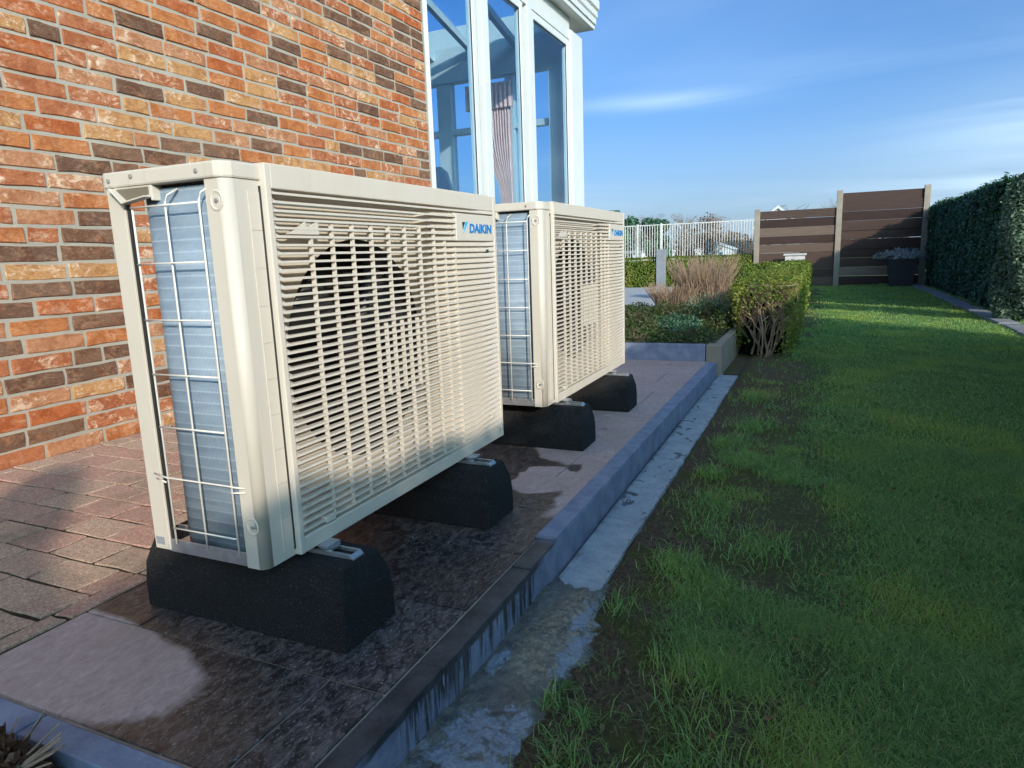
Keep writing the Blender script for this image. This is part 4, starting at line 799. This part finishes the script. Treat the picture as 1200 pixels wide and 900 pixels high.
# straw coloured ornamental stems
def stems(name, x, y, z, r_, h, n, mat, lab, cat, out=0.45, rad=0.004, r1=0.0015, curl=0.1, side=4, tipleaf=0):
    m = MB()
    for k in range(n):
        a = rnd.uniform(0, 6.28); q = rnd.uniform(0, 1) ** 0.5; bx, by = math.cos(a) * r_ * q * 0.5, math.sin(a) * r_ * q * 0.5; hh = h * rnd.uniform(0.6, 1.05); ox = math.cos(a) * out * q * hh + rnd.uniform(-.1, .1) * hh; oy = math.sin(a) * out * q * hh + rnd.uniform(-.1, .1) * hh
        m.tube([(bx, by, 0), (bx + ox * 0.3 + rnd.uniform(-curl, curl) * 0.1, by + oy * 0.3, hh * 0.4), (bx + ox * 0.65, by + oy * 0.65, hh * 0.75), (bx + ox, by + oy, hh)], rad, side, r1, cap=False)
    E = tag(empty(name, (x, y, z)), lab, cat); m.build('stems', mat, E); return E
stems('straw_shrub', -1.15, 7.6, 0.08, 0.38, 0.60, 600, M_straw, 'straw coloured dry twiggy shrub behind the planting bed', 'shrub', out=0.42, rad=0.0042, curl=0.6)
stems('straw_shrub', -1.42, 7.3, 0.08, 0.26, 0.34, 420, M_straw, 'lower dry pinkish twigs left of the taller straw shrub', 'shrub', out=0.6, rad=0.004)

# ------------------------------------------------ clipped hedge with bare front end
hd = tag(empty('clipped_hedge', (-0.38, 9, G)), 'knee high clipped hedge with bare woody near end and sunny yellow green top', 'hedge')
xa, xb, ya_, yb_, zt = -0.60, -0.185, 5.5, 13.6, 0.47
def leafbox(x0, x1, y0, y1, z0, z1, n, size, sides, mat, E, f=9, amp=0.02, fade=None):
    Ps, Ns = [], []; ar = {'f': (x1 - x0) * (z1 - z0), 'k': (x1 - x0) * (z1 - z0), 't': (x1 - x0) * (y1 - y0), 'l': (y1 - y0) * (z1 - z0), 'r': (y1 - y0) * (z1 - z0)}; tot = sum(ar[s] for s in sides)
    for s in sides:
        m_ = int(n * ar[s] / tot); u, v = rng.uniform(0, 1, m_), rng.uniform(0, 1, m_); o = np.ones(m_)
        p, nn = {'f': (np.stack([x0 + u * (x1 - x0), o * y0, z0 + v * (z1 - z0)], 1), [0, -1., 0]), 'k': (np.stack([x0 + u * (x1 - x0), o * y1, z0 + v * (z1 - z0)], 1), [0, 1., 0]), 't': (np.stack([x0 + u * (x1 - x0), y0 + v * (y1 - y0), o * z1], 1), [0, 0, 1.]),
                 'l': (np.stack([o * x0, y0 + u * (y1 - y0), z0 + v * (z1 - z0)], 1), [-1., 0, 0]), 'r': (np.stack([o * x1, y0 + u * (y1 - y0), z0 + v * (z1 - z0)], 1), [1., 0, 0])}[s]
        nn = np.tile(nn, (m_, 1)); p = p + nn * (lumpy(p, amp, f) + rng.normal(0, amp * 0.9, m_))[:, None]; Ps.append(p); Ns.append(nn + np.array([0, 0, .4]))
    P0 = np.concatenate(Ps); N0 = np.concatenate(Ns)
    if fade is not None: kp = rng.uniform(0, 1, len(P0)) < fade(P0); P0, N0 = P0[kp], N0[kp]
    V, F = quads(P0, N0, size, 0.55, 0.7); return at(rawmesh('leaves', V, F, mat, vals=rng.uniform(0, 1, len(P0))), E)
leafbox(xa, xb, ya_, 9.0, G + 0.05, zt, 42000, 0.011, 'ftlr', M_box, hd, fade=lambda p: np.where((p[:, 1] < 5.7) & (p[:, 2] < 0.36), 0.06 + 0.25 * (p[:, 2] > 0.25) + np.clip((p[:, 0] + 0.27) / 0.10, 0, 0.7), 1.0))
leafbox(xa, xb, 9.0, yb_, G + 0.05, zt, 26000, 0.018, 'tlrk', M_box, hd)
m = MB(); m.box(xa + 0.07, xb - 0.07, ya_ + 0.28, yb_ - 0.1, G, zt - 0.05); at(m.build('shade_core', M_core), hd)
m = MB()
def branch(p, d, ln, r_, depth):
    pts = [p]; q = Vector(p); dd = Vector(d).normalized()
    for k in range(4):
        dd = (dd + Vector((rnd.uniform(-.22, .22), rnd.uniform(-.18, .18), rnd.uniform(-.05, .12)))).normalized(); q = q + dd * ln / 4
        q.x = min(max(q.x, xa - 0.02), xb + 0.03); q.z = min(q.z, zt); pts.append(q.copy())
    m.tube(pts, r_, 5, r_ * 0.55, cap=False)
    if depth:
        for k in range(3 if depth > 1 else 4):
            s = pts[rnd.choice((1, 2, 3, 4))]; branch(s, dd + Vector((rnd.uniform(-1.1, 1.1), rnd.uniform(-0.8, 0.3), rnd.uniform(-0.1, 0.7))), ln * rnd.uniform(.45, .7), r_ * 0.55, depth - 1)
for k in range(20): branch((rnd.uniform(-0.50, -0.24), rnd.uniform(5.52, 5.9), G), (rnd.uniform(-.5, .5), rnd.uniform(-.35, .1), 1), rnd.uniform(.3, .5), rnd.uniform(0.006, 0.011), 3)
at(m.build('bare_branches', M_twig), hd)
# second arm of clipped hedge running to the left behind the bed
h2 = tag(empty('cross_hedge', (-1.4, 12.0, G)), 'clipped hedge arm running left behind the straw coloured shrub', 'hedge')
leafbox(-2.15, -0.62, 11.4, 11.9, G + 0.03, 0.47, 16000, 0.017, 'ftl', M_box, h2); m = MB(); m.box(-2.07, -0.7, 11.48, 11.85, G, 0.40); at(m.build('shade_core', M_core), h2)
# two box hedges by the gate post
for a, b, lb in ((-6.4, -3.50, 'low clipped box hedge left of the grey gate post, half in sun'), (-3.26, -1.4, 'low clipped box hedge right of the grey gate post, in shade')):
    h3 = tag(empty('box_hedge', ((a + b) / 2, 16.2, -0.05)), lb, 'hedge'); leafbox(a, b, 16.0, 16.45, -0.08, 0.60, 15000, 0.02, 'ftlr', M_box, h3, amp=0.012); m = MB(); m.box(a + 0.05, b - 0.05, 16.05, 16.4, -0.09, 0.54); at(m.build('shade_core', M_core), h3)
m = MB(); m.box(-3.49, -3.27, 15.95, 16.17, -0.11, 0.80); tag(m.build('gate_post', M_greyp, bev=0.01), 'square dark grey post between the two box hedges', 'post')

# ------------------------------------------------ picket fence
pf = tag(empty('picket_fence', (-4.0, 17.2, 0)), 'white metal picket fence across the back of the driveway', 'fence')
m0 = MB(); m0.tube([(0, 0, 0.0), (0, 0, 1.34)], 0.009, 6); pk = m0.build('picket', M_picket, pf)
n = 0
x = -6.4 + 4.0
while x < 2.62:
    o = pk if n == 0 else link('picket', pk.data, pf); o.location = (x, rnd.uniform(-0.002, 0.002), 0.06); x += 0.062; n += 1
for z in (0.10, 1.385): m = MB(); m.box(-6.5, -1.30, 17.19, 17.215, z, z + 0.025); at(m.build('rail', M_picket, bev=0.002), pf)
for x in (-6.4, -4.25, -3.66, -1.36): m = MB(); m.box(x, x + 0.045, 17.17, 17.225, -0.05, 1.43); at(m.build('fence_post', M_picket, bev=0.003), pf)
# ------------------------------------------------ board fence
bf = tag(empty('board_fence', (0.3, 16, 0)), 'brown weathered board fence in two panels, right one taller, between three concrete posts', 'fence')
for x, zt_ in ((-1.30, 1.57), (0.30, 1.86), (1.86, 1.86)): m = MB(); m.box(x - 0.055, x + 0.055, 15.97, 16.07, -0.12, zt_); at(m.build('fence_post', M_post, bev=0.008), bf)
for x0, x1, n_, zt_ in ((-1.245, 0.245, 9, 1.52), (0.355, 1.805, 10, 1.80)):
    hh = (zt_ + 0.08) / n_
    for k in range(n_):
        m = MB(); z0 = -0.08 + k * hh; yo = rnd.uniform(-0.006, 0.006); yo += 0.012 * (k % 2); m.box(x0, x1, 16.0 + yo, 16.03 + yo, z0 + rnd.choice((-0.012, -0.010, 0.001, 0.005)), z0 + hh - 0.002); at(m.build('board', M_board, bev=0.003), bf)
# storage box and planter before it
sb = tag(empty('storage_box', (-0.50, 15.6, G)), 'light grey garden storage box in front of the left fence panel', 'storage box')
m = MB(); m.box(-0.19, 0.19, -0.16, 0.16, 0, 0.66); m.build('body', M_boxgrey, sb, bev=0.01); m = MB(); m.box(-0.22, 0.22, -0.19, 0.19, 0.661, 0.70); m.build('lid', M_boxgrey, sb, bev=0.008)
pp = tag(empty('planter', (1.44, 15.4, G)), 'tall dark tapered planter pot at the foot of the taller fence panel', 'planter')
m = MB(); V = []
for z, a in ((0, 0.19), (0.57, 0.25), (0.60, 0.26), (0.60, 0.23), (0.5, 0.22)): V += [(-a, -a, z), (a, -a, z), (a, a, z), (-a, a, z)]
m.poly(V, [(3, 2, 1, 0), (16, 17, 18, 19)] + [(j * 4 + k, j * 4 + (k + 1) % 4, j * 4 + 4 + (k + 1) % 4, j * 4 + 4 + k) for j in range(4) for k in range(4)]); m.build('pot', M_pot, pp, bev=0.006)
sp_ = clump('silver_plant', 1.44, 15.4, 0.46, 0.44, 0.17, 1500, 0.035, M_silver, 'silvery sprawling plant spilling over the rim of the dark planter', 'plant', asp=0.18)

# ------------------------------------------------ bare brown shrub beyond the pickets and the far trees
def tree(name, x, y, h, spread, leaf_n, size, leafmat, barkmat, lab, trunk=0.06, crown0=0.25, cat='tree', z=-0.14, twigs=40):
    E = tag(empty(name, (x, y, z)), lab, cat); m = MB(); m.tube([(0, 0, 0), (0.02 * h, 0, h * 0.35), (-0.01 * h, 0.01 * h, h * 0.7), (0, 0, h * 0.95)], trunk, 7, trunk * 0.25); m.build('trunk', barkmat, E)
    m = MB()
    for k in range(twigs):
        z0 = h * rnd.uniform(crown0 * 0.6, 0.85); a = rnd.uniform(0, 6.28); ln = spread * rnd.uniform(0.5, 1.05) * (1.15 - z0 / h * 0.7); up = rnd.uniform(0.3, 1.2); p1 = (math.cos(a) * ln * .5, math.sin(a) * ln * .5, z0 + ln * .5 * up); p2 = (math.cos(a) * ln + rnd.uniform(-.1, .1) * ln, math.sin(a) * ln, min(z0 + ln * up, h * 1.02))
        m.tube([(0, 0, z0), p1, p2], trunk * 0.22, 4, trunk * 0.05, cap=False)
        for j in range(3):
            a2 = a + rnd.uniform(-1.2, 1.2); l2 = ln * 0.4; m.tube([p1 if j else p2, (p1[0] + math.cos(a2) * l2, p1[1] + math.sin(a2) * l2, min(p1[2] + l2 * rnd.uniform(.3, 1.3), h * 1.05))], trunk * 0.1, 3, trunk * 0.03, cap=False)
    m.build('branches', barkmat, E)
    if leaf_n:
        nb = 26; cs = np.array([[math.cos(a) * spread * q, math.sin(a) * spread * q, h * zz_] for a, q, zz_ in [(rnd.uniform(0, 6.28), rnd.uniform(0, .75), rnd.uniform(crown0, .95)) for _ in range(nb)]])
        idx = rng.integers(0, nb, leaf_n); d = rng.normal(0, 1, (leaf_n, 3)); d /= np.linalg.norm(d, axis=1)[:, None]; p = cs[idx] + d * spread * 0.33 * rng.uniform(0.5, 1, (leaf_n, 1)) * np.array([1, 1, 0.9]); p[:, 2] = np.clip(p[:, 2], h * crown0 * 0.6, h * 1.03)
        V, F = quads(p, d, size, 0.6, 0.7); rawmesh('crown', V, F, leafmat, E, vals=rng.uniform(0, 1, leaf_n))
    return E
tree('brown_shrub', -2.62, 17.9, 1.75, 0.62, 3400, 0.022, M_brownleaf, M_greytwig, 'rounded shrub of dry brown leaves behind the white picket fence', 0.04, 0.25, 'shrub', twigs=60)
tree('brown_shrub', -1.8, 18.6, 1.2, 0.5, 1300, 0.02, M_brownleaf, M_greytwig, 'smaller sparse brown shrub beside the left fence post', 0.03, 0.3, 'shrub', twigs=50)
M_birch = basic('birch_bark', (0.72, 0.69, 0.64, 1), 0.7, 0.1)
tree('birch_sapling', -2.50, 18.2, 1.75, 0.4, 0, 0.02, None, M_birch, 'thin pale trunked sapling standing in front of the brown shrub', 0.028, 0.5, twigs=14)
tree('evergreen_tree', -11.6, 42, 3.3, 1.7, 9000, 0.10, M_conif, M_twig, 'dark evergreen tree beyond the fence next to the farther unit', 0.12, 0.15)
tree('evergreen_tree', -9.7, 44, 2.9, 1.3, 7000, 0.10, M_conif, M_twig, 'second dark evergreen, right of the taller one', 0.12, 0.15)
for x, y, h, s, lb in ((-8.3, 46, 3.2, 1.5, 'bare winter tree right of the evergreens, tallest of the far bare trees'), (-6.9, 50, 3.0, 1.6, 'bare winter tree behind the middle of the picket fence'), (-2.0, 52, 3.6, 2.0, 'bare winter tree showing its crown over the left fence panel'), (-12.5, 55, 3.6, 2.2, 'bare winter tree far off behind the evergreens'), (1.0, 56, 4.1, 2.2, 'bare winter tree peeping over the junction of the fence panels')):
    tree('bare_tree', x, y, h, s, 0, 0.05, None, M_greytwig, lb, 0.09, 0.3, twigs=110)
n = 9000; X = rng.uniform(-60, 25, n); Y = rng.uniform(88, 100, n); V, F = quads(np.stack([X, Y, rng.uniform(-0.2, 1.0, n) * (1.7 + 1.0 * np.sin(X * .37) + .6 * np.sin(X * 1.1))], 1), np.tile([0, -1, .3], (n, 1)), 0.35, 0.6, 0.8)
tag(rawmesh('distant_wood', V, F, basic('far_wood', (0.085, 0.072, 0.052, 1), 1.0, spec=0.0), vals=rng.uniform(0, 1, n)), 'grey brown line of distant woodland on the horizon behind the pickets', 'woodland', kind='stuff')
def shed(x, y, w_, d_, h, rh, lab, name='white_house'):
    E = tag(empty(name, (x, y, -0.15)), lab, 'house'); m = MB(); m.prism([(-w_ / 2, 0), (w_ / 2, 0), (w_ / 2, h), (0, h + rh), (-w_ / 2, h)], 'y', -d_ / 2, d_ / 2); m.build('wall', M_white, E)
    m = MB(); m.prism([(-w_ / 2 - .15, h - .06), (0, h + rh + .02), (w_ / 2 + .15, h - .06), (w_ / 2 + .15, h + .04), (0, h + rh + .14), (-w_ / 2 - .15, h + .04)], 'y', -d_ / 2 - .1, d_ / 2 + .1); m.build('roof', M_plaster, E)
    for a in (-w_ * .25, w_ * .12): m = MB(); m.box(a, a + w_ * .12, -d_ / 2 - .03, -d_ / 2 - .005, h * .4, h * .75); m.build('window', M_chair, E)
shed(-1.75, 33.5, 1.6, 4, 1.75, 0.75, 'small white gabled house peeping out left of the fence post')
shed(-8.3, 62, 3, 3, 0.9, 0.5, 'low white farm building far behind the pickets')
shed(-15, 66, 4, 3, 0.9, 0.5, 'wide white farm building behind the evergreens')
gr = tag(empty('garden_bench', (-6.6, 24, -0.14)), 'grey timber rail structure on the grass behind the pickets', 'bench')
m = MB(); m.box(-0.9, 0.9, -0.2, 0.2, 0.86, 0.95); m.build('top_board', M_greyp, gr)
for x in (-0.8, 0.75): m = MB(); m.box(x, x + 0.07, -0.05, 0.05, 0, 0.86); m.build('leg', M_greyp, gr)

# ------------------------------------------------ dead plant at the lower left corner
dp = tag(empty('withered_plant', (-1.11, 0.50, G)), 'withered dark brown plant with curled leaves below the terrace kerb in the near left corner', 'plant')
n = 1500; th = rng.uniform(0, 6.28, n); r_ = 0.085 * rng.uniform(0, 1, n) ** 0.6; p = np.stack([r_ * np.cos(th), r_ * np.sin(th) * 0.7, rng.uniform(0, 0.125, n) * (1 - r_ / 0.13)], 1); V, F = quads(p, p, 0.012, 0.5, 1); rawmesh('leaves', V, F, M_leafdead, dp, vals=rng.uniform(0, 0.25, n))
m = MB()
for k in range(22): a = rnd.uniform(0, 6.28); m.tube([(0, -0.01, 0), (math.cos(a) * .03, math.sin(a) * .02 - .01, .07), (math.cos(a) * .09 + .02, math.sin(a) * .05, .115 + rnd.uniform(-.03, .01))], 0.0028, 5, 0.001)
m.build('stems', M_twig, dp)
dp.scale = (1.25, 1.1, 1.45)
# broad leaved weeds along the muddy edge
def weed(x, y, n, ln, lb):
    E = tag(empty('weed', (x, y, float(lawn_h(x, y)))), lb, 'weed', 'green weeds along the concrete strip'); 
    for k in range(n):
        a = 6.28 * k / n + rnd.uniform(-.3, .3); l = ln * rnd.uniform(.7, 1.1); w_ = l * 0.16; c, s_ = math.cos(a), math.sin(a); V = []
        for u, ww, zz_ in ((0.05, .3, 0.002), (.35, 1, .35), (.7, .9, .45), (1, .08, .32)): V += [(c * l * u - s_ * w_ * ww, s_ * l * u + c * w_ * ww, zz_ * l), (c * l * u, s_ * l * u, zz_ * l - w_ * ww * .35), (c * l * u + s_ * w_ * ww, s_ * l * u - c * w_ * ww, zz_ * l)]
        m = MB(); m.poly(V, [(j * 3 + q, j * 3 + q + 1, j * 3 + q + 4, j * 3 + q + 3) for j in range(3) for q in (0, 1)]); m.build('leaf', M_bed, E, attr=rnd.uniform(.5, 1))
weed(-0.425, 1.13, 9, 0.035, 'small bright green weed growing on the wet mortar beside the kerb')
weed(-0.30, 0.84, 8, 0.03, 'small leafy weed in the mud nearest the camera')
weed(-0.33, 2.86, 8, 0.04, 'leafy weed in the mud beside the farther part of the concrete strip')
